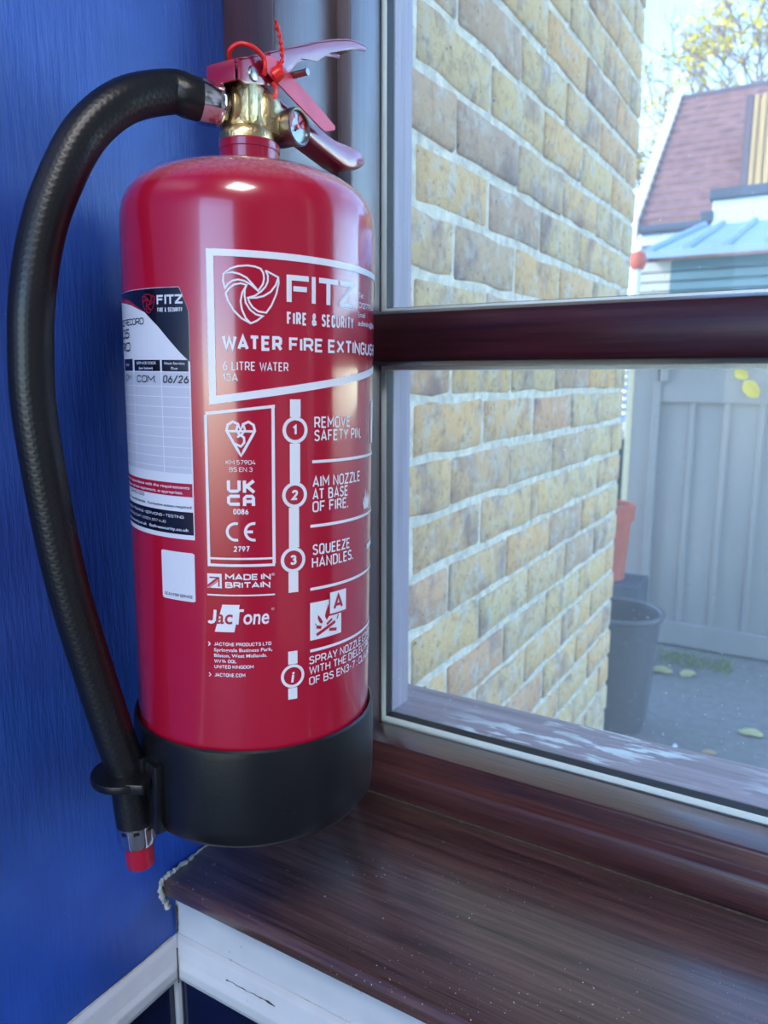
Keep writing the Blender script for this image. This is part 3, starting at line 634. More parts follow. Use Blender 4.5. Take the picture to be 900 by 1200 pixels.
# ================================================================== print and stickers on the cylinder, (u, z) in mm on the surface
def wrap(u, z, off):
    a = u/80.0; r_ = R+off
    return (r_*math.sin(a), -r_*math.cos(a), z/1000)
O_ = [(.16, 1), (.04, .92), (0, .78), (0, .22), (.04, .08), (.16, 0), (.38, 0), (.50, .08), (.54, .22), (.54, .78), (.50, .92), (.38, 1), (.16, 1)]
GL = {  # engineering-style capitals as centre-line strokes: advance width, polylines
 'A': (.60, [[(0, 0), (.30, 1), (.60, 0)], [(.10, .27), (.50, .27)]]),
 'B': (.54, [[(0, .53), (.34, .53), (.48, .62), (.49, .88), (.36, 1), (0, 1), (0, 0), (.38, 0), (.53, .11), (.53, .40), (.34, .53)]]),
 'C': (.52, [[(.52, .76), (.48, .92), (.37, 1), (.16, 1), (.04, .92), (0, .78), (0, .22), (.04, .08), (.16, 0), (.37, 0), (.48, .08), (.52, .24)]]),
 'D': (.54, [[(0, 0), (0, 1), (.34, 1), (.49, .92), (.54, .76), (.54, .24), (.49, .08), (.34, 0), (0, 0)]]),
 'E': (.46, [[(.46, 1), (0, 1), (0, 0), (.46, 0)], [(0, .52), (.40, .52)]]),
 'F': (.46, [[(.46, 1), (0, 1), (0, 0)], [(0, .50), (.40, .50)]]),
 'G': (.54, [[(.53, .78), (.48, .92), (.37, 1), (.16, 1), (.04, .92), (0, .78), (0, .22), (.04, .08), (.16, 0), (.38, 0), (.50, .08), (.54, .22), (.54, .48), (.28, .48)]]),
 'H': (.54, [[(0, 0), (0, 1)], [(.54, 0), (.54, 1)], [(0, .52), (.54, .52)]]),
 'I': (.0, [[(0, 0), (0, 1)]]),
 'J': (.36, [[(.36, 1), (.36, .2), (.30, .06), (.18, 0), (.05, .03), (0, .12)]]),
 'K': (.54, [[(0, 0), (0, 1)], [(.52, 1), (.02, .38)], [(.18, .58), (.54, 0)]]),
 'L': (.44, [[(0, 1), (0, 0), (.44, 0)]]),
 'M': (.68, [[(0, 0), (0, 1), (.34, .34), (.68, 1), (.68, 0)]]),
 'N': (.56, [[(0, 0), (0, 1), (.56, 0), (.56, 1)]]),
 'O': (.54, [O_]),
 'P': (.52, [[(0, 0), (0, 1), (.36, 1), (.49, .91), (.52, .74), (.49, .53), (.36, .44), (0, .44)]]),
 'Q': (.54, [O_, [(.32, .22), (.56, -.06)]]),
 'R': (.54, [[(0, 0), (0, 1), (.36, 1), (.49, .91), (.52, .74), (.49, .53), (.36, .44), (0, .44)], [(.30, .44), (.54, 0)]]),
 'S': (.50, [[(.48, .84), (.38, .98), (.25, 1), (.12, .97), (.02, .84), (.03, .66), (.14, .56), (.36, .48), (.48, .38), (.50, .18), (.40, .04), (.25, 0), (.10, .03), (0, .16)]]),
 'T': (.54, [[(0, 1), (.54, 1)], [(.27, 1), (.27, 0)]]),
 'U': (.54, [[(0, 1), (0, .24), (.05, .09), (.17, 0), (.37, 0), (.49, .09), (.54, .24), (.54, 1)]]),
 'V': (.60, [[(0, 1), (.30, 0), (.60, 1)]]),
 'W': (.84, [[(0, 1), (.20, 0), (.42, .86), (.64, 0), (.84, 1)]]),
 'X': (.56, [[(0, 1), (.56, 0)], [(0, 0), (.56, 1)]]),
 'Y': (.58, [[(0, 1), (.29, .42), (.58, 1)], [(.29, .42), (.29, 0)]]),
 'Z': (.52, [[(0, 1), (.52, 1), (0, 0), (.52, 0)]]),
 '0': (.50, [[(x*.93, y) for x, y in O_]]),
 '1': (.20, [[(0, .76), (.20, 1), (.20, 0)]]),
 '2': (.48, [[(.01, .76), (.06, .92), (.18, 1), (.32, 1), (.44, .92), (.47, .76), (.42, .58), (0, 0), (.48, 0)]]),
 '3': (.48, [[(.02, .84), (.10, .97), (.24, 1), (.38, .96), (.46, .84), (.45, .66), (.34, .54), (.20, .53)], [(.34, .54), (.46, .42), (.48, .18), (.38, .03), (.24, 0), (.08, .03), (0, .18)]]),
 '4': (.52, [[(.28, 1), (0, .24), (.52, .24)], [(.40, .46), (.40, 0)]]),
 '5': (.48, [[(.45, 1), (.05, 1), (.03, .52), (.20, .62), (.36, .58), (.47, .42), (.46, .16), (.34, .01), (.16, 0), (0, .12)]]),
 '6': (.50, [[(.34, 1), (.05, .46), (0, .28), (.06, .08), (.18, 0), (.32, 0), (.45, .08), (.50, .28), (.44, .50), (.32, .58), (.16, .55)]]),
 '7': (.48, [[(0, 1), (.48, 1), (.16, 0)]]),
 '8': (.50, [[(.25, .54), (.10, .60), (.04, .76), (.08, .92), (.18, 1), (.32, 1), (.42, .92), (.46, .76), (.40, .60), (.25, .54), (.07, .46), (0, .28), (.05, .08), (.18, 0), (.32, 0), (.45, .08), (.50, .28), (.43, .46), (.25, .54)]]),
 '9': (.50, [[(.16, 0), (.45, .54), (.50, .72), (.44, .92), (.32, 1), (.18, 1), (.05, .92), (0, .72), (.06, .50), (.18, .42), (.34, .45)]]),
 '.': (.0, [[(0, -.07), (0, .09)]]), ':': (.0, [[(0, .02), (0, .17)], [(0, .58), (0, .73)]]), '-': (.30, [[(0, .46), (.30, .46)]]), ',': (.08, [[(.08, .05), (0, -.14)]]),
 '/': (.44, [[(0, -.1), (.44, 1.1)]]),
 '&': (.60, [[(.60, 0), (.12, .68), (.12, .88), (.22, 1), (.34, .98), (.40, .84), (.34, .66), (.06, .38), (0, .22), (.06, .06), (.20, 0), (.36, .04), (.56, .40)]]),
}
class Print:
    """collects flat shapes in surface millimetres and bends them onto the cylinder"""
    def __init__(s, off=0.00025): s.v = []; s.f = []; s.off = off
    def grid(s, u0, u1, lo, hi, step=3.0):
        k = max(1, int(abs(u1-u0)/step)+1); n = len(s.v)
        for i in range(k+1):
            u = u0+(u1-u0)*i/k; s.v += [(u, lo(u)), (u, hi(u))]
        s.f += [(n+2*i, n+2*i+2, n+2*i+3, n+2*i+1) for i in range(k)]; return s
    def rect(s, u0, u1, z0, z1): return s.grid(u0, u1, lambda u: z0, lambda u: z1)
    def line(s, pts, w, closed=False):
        P = [Vector(p) for p in pts]
        if closed: P.append(P[0])
        Q = []
        for a, c in zip(P[:-1], P[1:]):
            k = max(1, int((c-a).length/3)); Q += [a+(c-a)*i/k for i in range(k)]
        Q.append(P[-1]); n = len(s.v); m = len(Q)
        for i in range(m):
            if closed:
                t = (Q[(i+1) % (m-1)]-Q[(i-1) % (m-1)])
            else:
                t = (Q[min(i+1, m-1)]-Q[max(i-1, 0)])
            t = t.normalized() if t.length else Vector((1, 0)); nn_ = Vector((-t.y, t.x))*w/2
            s.v += [tuple(Q[i]+nn_), tuple(Q[i]-nn_)]
        s.f += [(n+2*i, n+2*i+1, n+2*i+3, n+2*i+2) for i in range(m-1)]; return s
    def ring(s, u, z, r0, r1, a0=0, a1=2*math.pi, k=36):
        n = len(s.v)
        for i in range(k+1):
            a = a0+(a1-a0)*i/k; s.v += [(u+r0*math.cos(a), z+r0*math.sin(a)), (u+r1*math.cos(a), z+r1*math.sin(a))]
        s.f += [(n+2*i, n+2*i+1, n+2*i+3, n+2*i+2) for i in range(k)]; return s
    def quad(s, a, b_, c, d, k=5):
        a, b_, c, d = Vector(a), Vector(b_), Vector(c), Vector(d); n = len(s.v)
        for i in range(k+1): s.v += [tuple(a.lerp(b_, i/k)), tuple(d.lerp(c, i/k))]
        s.f += [(n+2*i, n+2*i+2, n+2*i+3, n+2*i+1) for i in range(k)]; return s
    def poly(s, pts):
        n = len(s.v); s.v += pts; s.f.append(tuple(range(n, n+len(pts)))); return s
    def stroke(s, pts, w):
        """mitred polyline of constant width"""
        P = [Vector(q) for q in pts]; closed = (P[0]-P[-1]).length < 1e-6 and len(P) > 3
        Q = [P[0]]
        for a, c in zip(P[:-1], P[1:]):
            k = max(1, int((c-a).length/3.5)); Q += [a+(c-a)*i/k for i in range(1, k+1)]
        P = Q[:-1] if closed else Q
        m = len(P); n = len(s.v)
        for i in range(m):
            a = P[i-1] if (closed or i > 0) else None; c = P[(i+1) % m] if (closed or i < m-1) else None
            d1 = (P[i]-a).normalized() if a is not None else (c-P[i]).normalized()
            d2 = (c-P[i]).normalized() if c is not None else d1
            n1 = Vector((-d1.y, d1.x)); n2 = Vector((-d2.y, d2.x)); nn_ = n1+n2
            nn_ = nn_.normalized() if nn_.length > 1e-6 else n1
            nn_ = nn_*(w/2/max(0.45, nn_.dot(n1)))
            s.v += [tuple(P[i]+nn_), tuple(P[i]-nn_)]
        for i in range(m if closed else m-1):
            j = (i+1) % m; s.f.append((n+2*i, n+2*i+1, n+2*j+1, n+2*j))
        return s
    def text(s, body, u0, u1, z0, cap, bold=0.0, slant=0.0, dz=0.0):
        """fit a line of text between u0 and u1, baseline z0, capital height cap; dz = rise at the right end"""
        if all(ch in GL or ch == ' ' for ch in body):
            wt = cap*min(0.25, 0.125+bold*3.2); x = 0.0; items = []; tight = 'AVWTLYJ'
            adv = sum(GL[ch][0] for ch in body if ch != ' '); fix = 0.0; prev = None
            for i, ch in enumerate(body):
                if ch == ' ': fix += cap*0.36; prev = None; continue
                if i: fix += wt+cap*0.10-(cap*0.07 if prev and prev in tight and ch in tight else 0)
                prev = ch
            k = max(0.3*cap, (u1-u0-wt-fix)/max(adv, 1e-6)) if adv > 0 else 0; prev = None
            for i, ch in enumerate(body):
                if ch == ' ': x += cap*0.36; prev = None; continue
                if i: x += wt+cap*0.10-(cap*0.07 if prev and prev in tight and ch in tight else 0)
                items.append((x, GL[ch][1])); x += GL[ch][0]*k; prev = ch
            sq = min(1.0, (u1-u0-wt)/max(1e-6, x))
            for x0, st in items:
                for pl in st:
                    q = []
                    for (a, c) in pl:
                        yy = wt/2+c*(cap-wt); uu = u0+wt/2+(x0+a*k)*sq
                        q.append((uu+slant*yy, z0+yy+dz*(uu-u0)/(u1-u0)))
                    s.stroke(q, wt)
            return s
        vs, fs = text_mesh(body, bold)
        xs = [v[0] for v in vs]; x0, x1 = min(xs), max(xs); n = len(s.v)
        for x, y in vs:
            t = (x-x0)/(x1-x0); yy = y/0.729*cap
            s.v.append((u0+(u1-u0)*t+slant*yy, z0+yy+dz*t))
        s.f += [tuple(i+n for i in f) for f in fs]; return s
    def build(s, name, mat, parent):
        mb = MB(); mb.v = [wrap(u, z, s.off) for u, z in s.v]; mb.f = s.f
        me = bpy.data.meshes.new(name); me.from_pydata(mb.v, [], mb.f); me.update()
        bm = bmesh.new(); bm.from_mesh(me)
        for f in bm.faces:
            c = f.calc_center_median()
            if f.normal.x*c.x+f.normal.y*c.y < 0: f.normal_flip()
            f.smooth = False
        bm.to_mesh(me); bm.free(); me.materials.append(M[mat])
        o = bpy.data.objects.new(name, me); COL.objects.link(o); o.parent = parent
        return o
PW = 'print_white'
# --- main panel
topz = lambda u: 361.3-0.02*(u+24); botz = lambda u: 277.0+0.150*(u+25)
p = Print()
p.grid(-24.4, 120, lambda u: topz(u)-3.7, topz).grid(-24.6, 120, botz, lambda u: botz(u)+4.4)
p.grid(-24.4, -20.3, lambda u: botz(u)+4.3, lambda u: topz(u)-3.6).grid(116, 120, lambda u: botz(u)+4.3, lambda u: topz(u)-3.6)
panel = p.build('panel_border', PW, body)
EMB = [[(-14.9, 348.2), (-11.1, 351.0), (-7.0, 352.3), (-1.9, 352.8), (2.2, 352.4), (5.2, 351.4), (6.6, 349.2), (7.0, 346.3), (6.3, 343.3), (3.7, 339.6), (0.7, 343.1), (-2.4, 346.3), (-6.1, 348.2), (-10.2, 349.0), (-14.9, 348.2)],
       [(-14.9, 348.2), (-15.2, 344.4), (-14.2, 340.4), (-12.7, 342.7), (-10.3, 344.5), (-7.1, 345.3), (-3.8, 344.7), (-0.2, 342.8), (2.1, 340.9), (3.7, 339.6)],
       [(7.8, 350.6), (9.1, 348.0), (9.0, 344.8), (7.7, 342.0), (5.3, 339.4), (2.0, 337.0), (-1.9, 335.7)],
       [(7.8, 350.6), (14.8, 347.4), (15.0, 344.2), (13.6, 338.2), (10.9, 332.1), (8.0, 328.1), (3.8, 328.6), (0.6, 330.8), (-1.2, 333.5), (-1.9, 335.7), (2.5, 335.9), (6.7, 337.0), (10.5, 339.4), (13.4, 343.2), (14.8, 347.4)],
       [(-2.5, 342.5), (-5.7, 343.3), (-9.4, 342.5), (-12.0, 340.4), (-13.9, 337.9), (-12.8, 334.1), (-9.6, 328.7), (-5.5, 324.7), (-0.5, 322.1), (2.8, 323.6), (6.1, 326.2), (2.4, 327.0), (-0.8, 329.4), (-3.1, 333.0), (-3.7, 337.0), (-3.5, 340.2), (-2.5, 342.5)],
       [(-2.5, 342.5), (-4.9, 338.4), (-5.9, 333.8), (-5.2, 329.3), (-3.2, 324.8), (-0.5, 322.1)]]
p = Print()
for bl in EMB: p.stroke(bl, 0.95)
p.build('emblem', PW, panel)
p = Print()   # brand letters
zb, zt, w = 334.6, 349.2, 2.9
p.rect(19.5, 22.4, zb, zt).rect(22.4, 32.8, zt-w, zt).rect(23.4, 31.6, 340.5, 343.3).rect(34.7, 37.3, zb, zt).rect(39.5, 53.4, zt-w, zt).rect(44.7, 47.6, zb, zt-w)
p.rect(55.1, 67.8, zt-w, zt).rect(54.5, 67.5, zb-.3, zb+2.2).poly([(54.5, zb+2.0), (58.6, zb+2.0), (67.8, zt-w), (63.6, zt-w)])
p.build('brand_letters', PW, panel)
def T(name, body_, u0, u1, z0, cap, bold=0.0, mat=PW, parent=None, off=0.00025, slant=0, dz=0.0):
    return Print(off).text(body_, u0, u1, z0, cap, bold, slant, dz).build(name, mat, parent or panel)
T('text_line', 'FIRE & SECURITY', 19.6, 68.4, 322.2, 7.0, 0.012)
T('text_line', 'Tel:', 74.0, 80.2, 341.4, 3.2)
T('text_line', '01277 54', 74.0, 100.5, 335.4, 3.4, 0.006)
T('text_line', 'Email:', 73.6, 84.0, 330.0, 3.2)
T('text_line', 'admin@fitz', 73.4, 108.0, 325.0, 3.2, 0.008)
T('text_line', 'WATER', -16.4, 17.0, 307.4, 8.2, 0.026)
T('text_line', 'FIRE EXTINGUISHER', 20.8, 121.0, 307.6, 7.7, 0.020)
T('text_line', '6 LITRE WATER', -16.3, 20.4, 296.3, 5.0)
T('text_line', '13A', -16.4, -8.0, 290.4, 4.3)
# --- approvals box
p = Print()
ct = lambda u: 273.0+0.118*(u+26.8)
p.grid(-26.9, 12.4, lambda u: ct(u)-1.7, ct).grid(-27.6, 11.8, lambda u: 183.4, lambda u: 185.0).grid(-26.5, 10.8, lambda u: 187.6, lambda u: 188.8)
p.grid(-27.6, -25.9, lambda u: 185.0, lambda u: ct(u)-1.6).grid(10.4, 12.2, lambda u: 185.0, lambda u: ct(u)-1.6)
appr = p.build('approvals_box', PW, body)
p = Print(); ku, kz = -6.9, 258.5      # heart mark with the flowing S
p.line([(ku+x, kz+y) for x, y in [(0, -10), (-7.9, 4.2), (-7.2, 7.6), (-4.4, 9.4), (-1.4, 8.0), (0, 4.6), (1.4, 8.0), (4.4, 9.4), (7.2, 7.6), (7.9, 4.2)]], 1.5, True)
p.line([(ku-7.4, kz+4.0), (ku+7.4, kz+4.0)], 1.3)
p.line([(ku+x, kz+y) for x, y in [(-1.6, 7.6), (-2.4, 5.0), (-1.2, 2.6), (1.8, 0.4), (1.9, -2.4), (0, -4.6), (-3.6, -3.0)]], 1.4)
p.line([(ku+x, kz+y) for x, y in [(1.6, 7.6), (2.4, 5.0), (1.0, 2.6), (-2.0, 0.6)]], 1.2)
p.build('heart_mark', PW, appr)
T('text_line', 'KM 57904', -15.6, 1.2, 243.5, 2.6, parent=appr)
T('text_line', 'BS EN 3', -13.8, -0.6, 239.4, 2.6, parent=appr)
p = Print(); q = 1.9      # UKCA letters
def stroke(pts): p.line(pts, q)
stroke([(-14.3, 234.4), (-14.3, 229.0), (-13.2, 228.2), (-9.4, 228.2), (-8.3, 229.0), (-8.3, 234.4)])
p.rect(-6.2, -4.3, 227.3, 234.4); stroke([(-4.6, 230.6), (0.0, 234.2)]); stroke([(-4.0, 231.2), (0.2, 227.5)])
stroke([(-8.0, 225.2), (-13.4, 225.2), (-14.4, 224.4), (-14.4, 221.4), (-13.4, 220.6), (-8.0, 220.6)])
stroke([(-5.3, 219.6), (-5.3, 224.2), (-4.3, 225.2), (-1.0, 225.2), (-0.3, 224.4), (-0.3, 219.6)]); stroke([(-5.3, 222.2), (-0.3, 222.2)])
p.build('conformity_mark', PW, appr)
T('text_line', '0086', -11.8, -3.2, 214.6, 3.2, 0.02, parent=appr)
p = Print()
p.ring(-10.6, 204.3, 4.1, 5.7, math.radians(75), math.radians(285)).ring(-0.2, 204.3, 4.1, 5.7, math.radians(80), math.radians(280)).rect(-4.9, -0.8, 203.5, 205.1)
p.build('conformity_mark', PW, appr)
T('text_line', '2797', -11.9, -2.9, 192.4, 3.4, 0.02, parent=appr)
# --- maker's lines
p = Print()
p.quad((-28, 179), (-19.3, 179), (-19.3, 170.3), (-28, 170.3))
flag = p.build('maker_flag', PW, body)
p = Print(0.0004); p.line([(-28, 171.2), (-21.2, 176.6)], 1.5); p.line([(-27, 170.3), (-20.6, 175.4)], 0.5); p.line([(-26.6, 176.7), (-21, 176.7), (-21, 171.2)], 1.0); p.build('flag_bars', 'print_red', flag)
T('text_line', 'MADE IN', -17.2, 9.2, 175.4, 3.7, 0.03, parent=flag)
T('text_line', 'BRITAIN', -17.3, 8.9, 170.5, 3.7, 0.03, parent=flag)
T('text_line', '®', 9.7, 11.6, 177.6, 1.6, parent=flag)
Print().rect(-28.3, 11.6, 165.6, 166.5).build('divider', PW, flag)
p = Print(); p.quad((-19.2, 160.3), (-9.0, 160.3), (-12.4, 143.4), (-24.2, 143.4)); jt = p.build('maker_badge', PW, body)
T('maker_letters', 'J', -28.8, -23.6, 148.2, 9.6, 0.02, parent=jt, slant=0.1)
T('maker_letters', 'ac', -23.4, -13.6, 148.6, 9.0, 0.015, 'print_red', parent=jt, off=0.0004, slant=0.1)
T('maker_letters', 'Tone', -13.6, 7.8, 148.4, 9.6, 0.015, parent=jt, slant=0.1)
p = Print(0.0004)
T('text_line', '®', 9.3, 11.2, 156.4, 1.6, parent=jt)
for i, (s, u1) in enumerate((('JACTONE PRODUCTS LTD', 9.2), ('Springvale Business Park,', 9.8), ('Bilston, West Midlands.', 6.6), ('WV14 0QL', -11.4), ('UNITED KINGDOM', -1.4))):
    T('text_line', s, -24.9, u1, 134.7-i*3.55, 2.15, 0.018, parent=jt)
T('text_line', 'JACTONE.COM', -24.9, -6.4, 115.2, 2.3, 0.018, parent=jt)
for z in (135.6, 116.2): Print().line([(-28.4, z+1.2), (-27.2, z), (-28.4, z-1.2)], 0.7).build('chevron', PW, jt)
# --- instruction column
p = Print(); p.rect(21.2, 27.6, 270.6, 280.7).rect(21.0, 27.3, 232.5, 255.4).rect(20.3, 26.6, 193.6, 217.8).rect(19.9, 26.0, 166.2, 178.8)
for (u, z) in ((24.4, 263.1), (24.0, 225.2), (22.9, 186.2)): p.ring(u, z, 5.7, 7.7)
steps = p.build('step_column', PW, body)
for s, u, z in (('1', 24.2, 263.1), ('2', 24.0, 225.2), ('3', 22.9, 186.2)): T('step_number', s, u-2.0 if s != '1' else u-1.6, u+2.0 if s != '1' else u+1.0, z-3.0, 6.0, 0.03, parent=steps)
T('text_line', 'REMOVE', 36.5, 65.8, 264.0, 6.7, 0.006, parent=steps)
T('text_line', 'SAFETY PIN.', 36.5, 79.0, 256.3, 6.7, 0.006, parent=steps)
T('text_line', 'AIM NOZZLE', 35.4, 78.6, 229.0, 6.7, 0.006, parent=steps)
T('text_line', 'AT BASE', 35.4, 64.2, 221.4, 6.7, 0.006, parent=steps)
T('text_line', 'OF FIRE.', 35.4, 64.6, 213.9, 6.7, 0.006, parent=steps)
T('text_line', 'SQUEEZE', 35.5, 66.8, 187.6, 6.7, 0.006, parent=steps)
T('text_line', 'HANDLES.', 35.0, 70.5, 179.6, 6.7, 0.006, parent=steps)
for z in (244.3, 205.6, 166.6, 127.2): Print().rect(34.0 if z < 240 else 35.2, 118, z-0.9, z+0.9).build('divider', PW, steps)
def flame(cu, cz, k, name, mat, off, parent):
    p = Print(off)
    for dx, h, w_ in ((-5, 8, 2.4), (-2.2, 12.5, 2.6), (1.0, 10.5, 2.6), (4.0, 8.5, 2.4)):
        p.poly([(cu+k*(dx*.6-w_*.6), cz), (cu+k*(dx*.6+w_*.6), cz), (cu+k*(dx+w_*.7), cz+k*h*.45), (cu+k*(dx+0.4), cz+k*h), (cu+k*(dx-w_*.5), cz+k*h*.5)])
    return p.build(name, mat, parent)
flame(90.5, 209.5, 1.1, 'flame_icon', PW, 0.00025, steps)
Print().rect(93.0, 118, 181.4, 185.0).build('handle_icon', PW, steps)
Print().rect(99.5, 118, 251, 279).build('pin_icon', PW, steps)
p = Print(); p.rect(33.9, 48.0, 133.9, 157.9).rect(48.0, 58.6, 133.9, 147.0); pic = p.build('fire_class_icon', PW, steps)
p = Print(0.0004)
p.poly([(47.1, 155.3), (48.2, 150.5), (48.4, 147.5), (46.0, 145.0), (44.6, 147.7), (45.3, 150.6), (46.4, 152.8)]).poly([(39.3, 149.7), (41.4, 147.2), (43.0, 144.5), (42.5, 143.4), (40.7, 144.2), (39.3, 147.0)]).poly([(37.3, 144.7), (38.4, 143.3), (37.6, 142.9)])
p.stroke([(55.8, 146.5), (54.6, 143.7)], 0.9).build('fire_shape', 'print_red', pic)
Print(0.0004).stroke([(38.4, 136.8), (53.0, 142.6)], 2.0).stroke([(38.3, 142.0), (41.9, 141.0)], 2.0).stroke([(48.0, 138.4), (54.3, 137.2)], 2.0).stroke([(46.1, 142.2), (50.4, 144.8)], 1.5).build('fire_logs', 'print_red', pic)
Print(0.0004).rect(47.7, 48.6, 147.2, 162.6).rect(48.6, 63.2, 147.2, 148.1).build('plate_edge', 'print_red', pic)
Print(0.0003).rect(48.6, 63.1, 148.2, 162.0).build('class_plate', PW, pic)
T('class_letter', 'A', 51.4, 60.0, 150.2, 9.8, 0.02, 'print_red', pic, 0.00045)
p = Print(); p.rect(19.5, 25.4, 120.9, 129.2).rect(19.4, 25.2, 98.2, 105.6).ring(22.4, 113.2, 5.7, 7.5); info = p.build('info_column', PW, steps)
T('info_letter', 'i', 21.2, 22.9, 109.4, 7.0, 0.03, parent=info, slant=0.12)
T('text_line', 'SPRAY NOZZLE COMPLIES', 33.2, 118, 118.5, 5.3, 0.006, parent=info)
T('text_line', 'WITH THE DIELECTRIC TEST', 33.2, 122, 112.0, 5.3, 0.006, parent=info)
T('text_line', 'OF BS EN3-7 : CLAUSE 9', 33.2, 112, 105.0, 5.3, 0.006, parent=info)

# --- service record sticker
def curve(u):   # lower edge of the navy corner
    pl = [(-125, 337.5), (-110, 336.4), (-95, 334.8), (-82.9, 332.9), (-68.1, 328.3), (-57.2, 320.4), (-48, 311.8), (-41.2, 305.3), (-35.6, 300.6), (-30, 296)]
    for (a, z), (c, w_) in zip(pl[:-1], pl[1:]):
        if a <= u <= c: return z+(w_-z)*(u-a)/(c-a)
    return 300
def topedge(u): return 341.4 if u < -43 else 341.4-0.0 if u < -41 else 341.4-(u+41)*2.4
stk = Print(0.0002).grid(-124, -35.3, lambda u: 198.2, lambda u: topedge(u)-0.01, 1.5).build('service_sticker', 'label_white', body)
Print(0.0003).grid(-124, -35.5, lambda u: curve(u), lambda u: topedge(u)-0.25, 1.5).build('sticker_corner', 'label_navy', stk)
Print(0.00036).grid(-124, -68, lambda u: curve(u)+0.2, lambda u: curve(u)+0.2+max(0, min(2.2, (-68-u)*0.12)), 1.5).build('sticker_swoosh', 'label_red', stk)
p = Print(0.00038)
for bl in EMB: p.stroke([(-64.2+u*0.37, 332.9+(z-337.5)*0.345) for u, z in bl], 0.42)
p.build('emblem', 'label_red', stk)
p = Print(0.00038); f_ = lambda u: -57.1+(u-19.7)*18.1/47.5; h_ = lambda z: 332.3+(z-334.6)*5.0/14.6
for (a, c, d, e) in ((19.7, 22.6, zb, zt), (19.7, 32.4, zt-3.2, zt), (19.7, 31.2, zb+6, zb+9), (35.4, 38.3, zb, zt), (39.2, 52.6, zt-3.2, zt), (44.5, 47.4, zb, zt-w), (54.2, 67.2, zt-3.2, zt), (54.2, 67.4, zb, zb+3.2)):
    p.rect(f_(a), f_(c), h_(d), h_(e))
p.poly([(f_(54.2), h_(zb+3)), (f_(58.6), h_(zb+3)), (f_(67.2), h_(zt-3)), (f_(62.8), h_(zt-3))]); p.build('brand_letters', 'label_white', stk)
def S(body_, u0, u1, z0, cap, bold, mat, name='text_line', slant=0): return T(name, body_, u0, u1, z0, cap, bold, mat, stk, 0.00042, slant)
S('FIRE & SECURITY', -56.7, -39.2, 328.0, 2.4, 0.02, 'label_white')
S('SERVICE RECORD', -124, -69.3, 321.6, 3.8, 0.008, 'label_navy')
S('005', -116, -88.6, 314.2, 5.6, 0.012, 'ink', 'handwriting', 0.15)
S('190', -112, -88.2, 306.6, 5.4, 0.012, 'ink', 'handwriting', 0.15)
Print(0.0003).rect(-124, -36.2, 237.2, 294.6).build('form_cells', 'label_grey', stk)
for u0, u1, s1, s2 in ((-104, -85, 'ENG', ''), (-82.4, -56.2, 'SERVICE CODE', '(see below)'), (-54.8, -36.5, 'Next Service', 'Due')):
    c_ = Print(0.00034).rect(u0, u1, 295.2, 301.6 if u1 > -60 else 302.2).build('form_header', 'label_navy', stk)
    m_ = (u0+u1)/2; hw = (u1-u0)*.38
    T('text_line', s1, m_-hw*(.45 if not s2 else 1), m_+hw*(.45 if not s2 else 1), 299.0 if s2 else 298.0, 1.5, 0.01, 'label_white', c_, 0.0005)
    if s2: T('text_line', s2, m_-hw*(.7 if s2[0] == '(' else .32), m_+hw*(.7 if s2[0] == '(' else .32), 296.2, 1.5, 0.01, 'label_white', c_, 0.0005)
S('DM', -99, -88, 289.4, 3.6, 0.008, 'ink', 'handwriting', 0.1)
S('COM.', -79.6, -60.0, 288.6, 4.2, 0.014, 'ink', 'handwriting', 0.1)
S('06/26', -54.4, -36.6, 288.6, 4.4, 0.016, 'ink', 'handwriting', 0.15)
for i in range(10): Print(0.00036).rect(-124, -36.2, 286.6-5.75*i-0.22, 286.6-5.75*i+0.22).build('form_line', 'label_white', stk)
for u in (-55.5, -83.8): Print(0.00036).rect(u-.35, u+.35, 237.2, 294.6).build('form_line', 'label_white', stk)
Print(0.00032).rect(-124, -36.0, 223.6, 231.4).build('notice_bar', 'label_red', stk)
S('Maintained in accordance with the requirements', -116, -37.8, 228.2, 1.7, 0.014, 'label_white')
S('of manufacturer and local requirements, as appropriate.', -116, -42.4, 225.0, 1.7, 0.014, 'label_white')
S('SERVICE CODES', -97.6, -75.8, 221.0, 1.9, 0.0, 'label_navy')
S('Service  -  Extended Service   Corrective action required', -112, -36.9, 216.8, 1.6, 0.012, 'label_navy')
nb = Print(0.00032).rect(-124, -35.9, 201.0, 214.6).build('footer_bar', 'label_navy', stk)
S('INSTALLATION - TRAINING - SERVICING - TESTING', -118, -42.2, 210.6, 1.7, 0.006, 'label_white')
S('UNIT 2 COMMERCE COURT, ESSEX, SS7 4UG', -118, -55.8, 206.9, 1.5, 0.0, 'label_white')
S('www.fitzfiresecurity.co.uk   fitzfiresecurity.co.uk', -116, -39.0, 203.0, 1.8, 0.014, 'label_white')
# --- small square sticker (plain, lettering only)
p = Print(0.0002).grid(-60.6, -35.9, lambda u: 160.4+max(0, 1.2-(u+60.6))*0.6+max(0, 1.2-(-35.9-u))*0.6, lambda u: 190.2-max(0, 1.2-(u+60.6))*0.6-max(0, 1.2-(-35.9-u))*0.6, 0.8)
st2 = p.build('service_scan_sticker', 'label_white', body)
T('text_line', 'SCAN FOR SERVICE', -58.4, -37.6, 162.6, 1.8, 0.004, 'label_navy', st2, 0.0004)

# wall bracket behind the cylinder
br = MB().box(WX, WX+0.003, 0.398, 0.430, -0.02, 0.08)
br.box(WX+0.002, -0.4085, 0.399, 0.412, 0.03, 0.05)
tag(br.build('wall_bracket', 'red_dark'), 'red steel wall bracket behind the extinguisher on the blue wall', 'bracket')

# ================================================================== yard beyond the window
tag(MB().box(-12, 12, 0.70, 30, GZ-0.1, GZ).build('ground', 'asphalt'), 'grey tarmac yard outside the window', kind='structure')
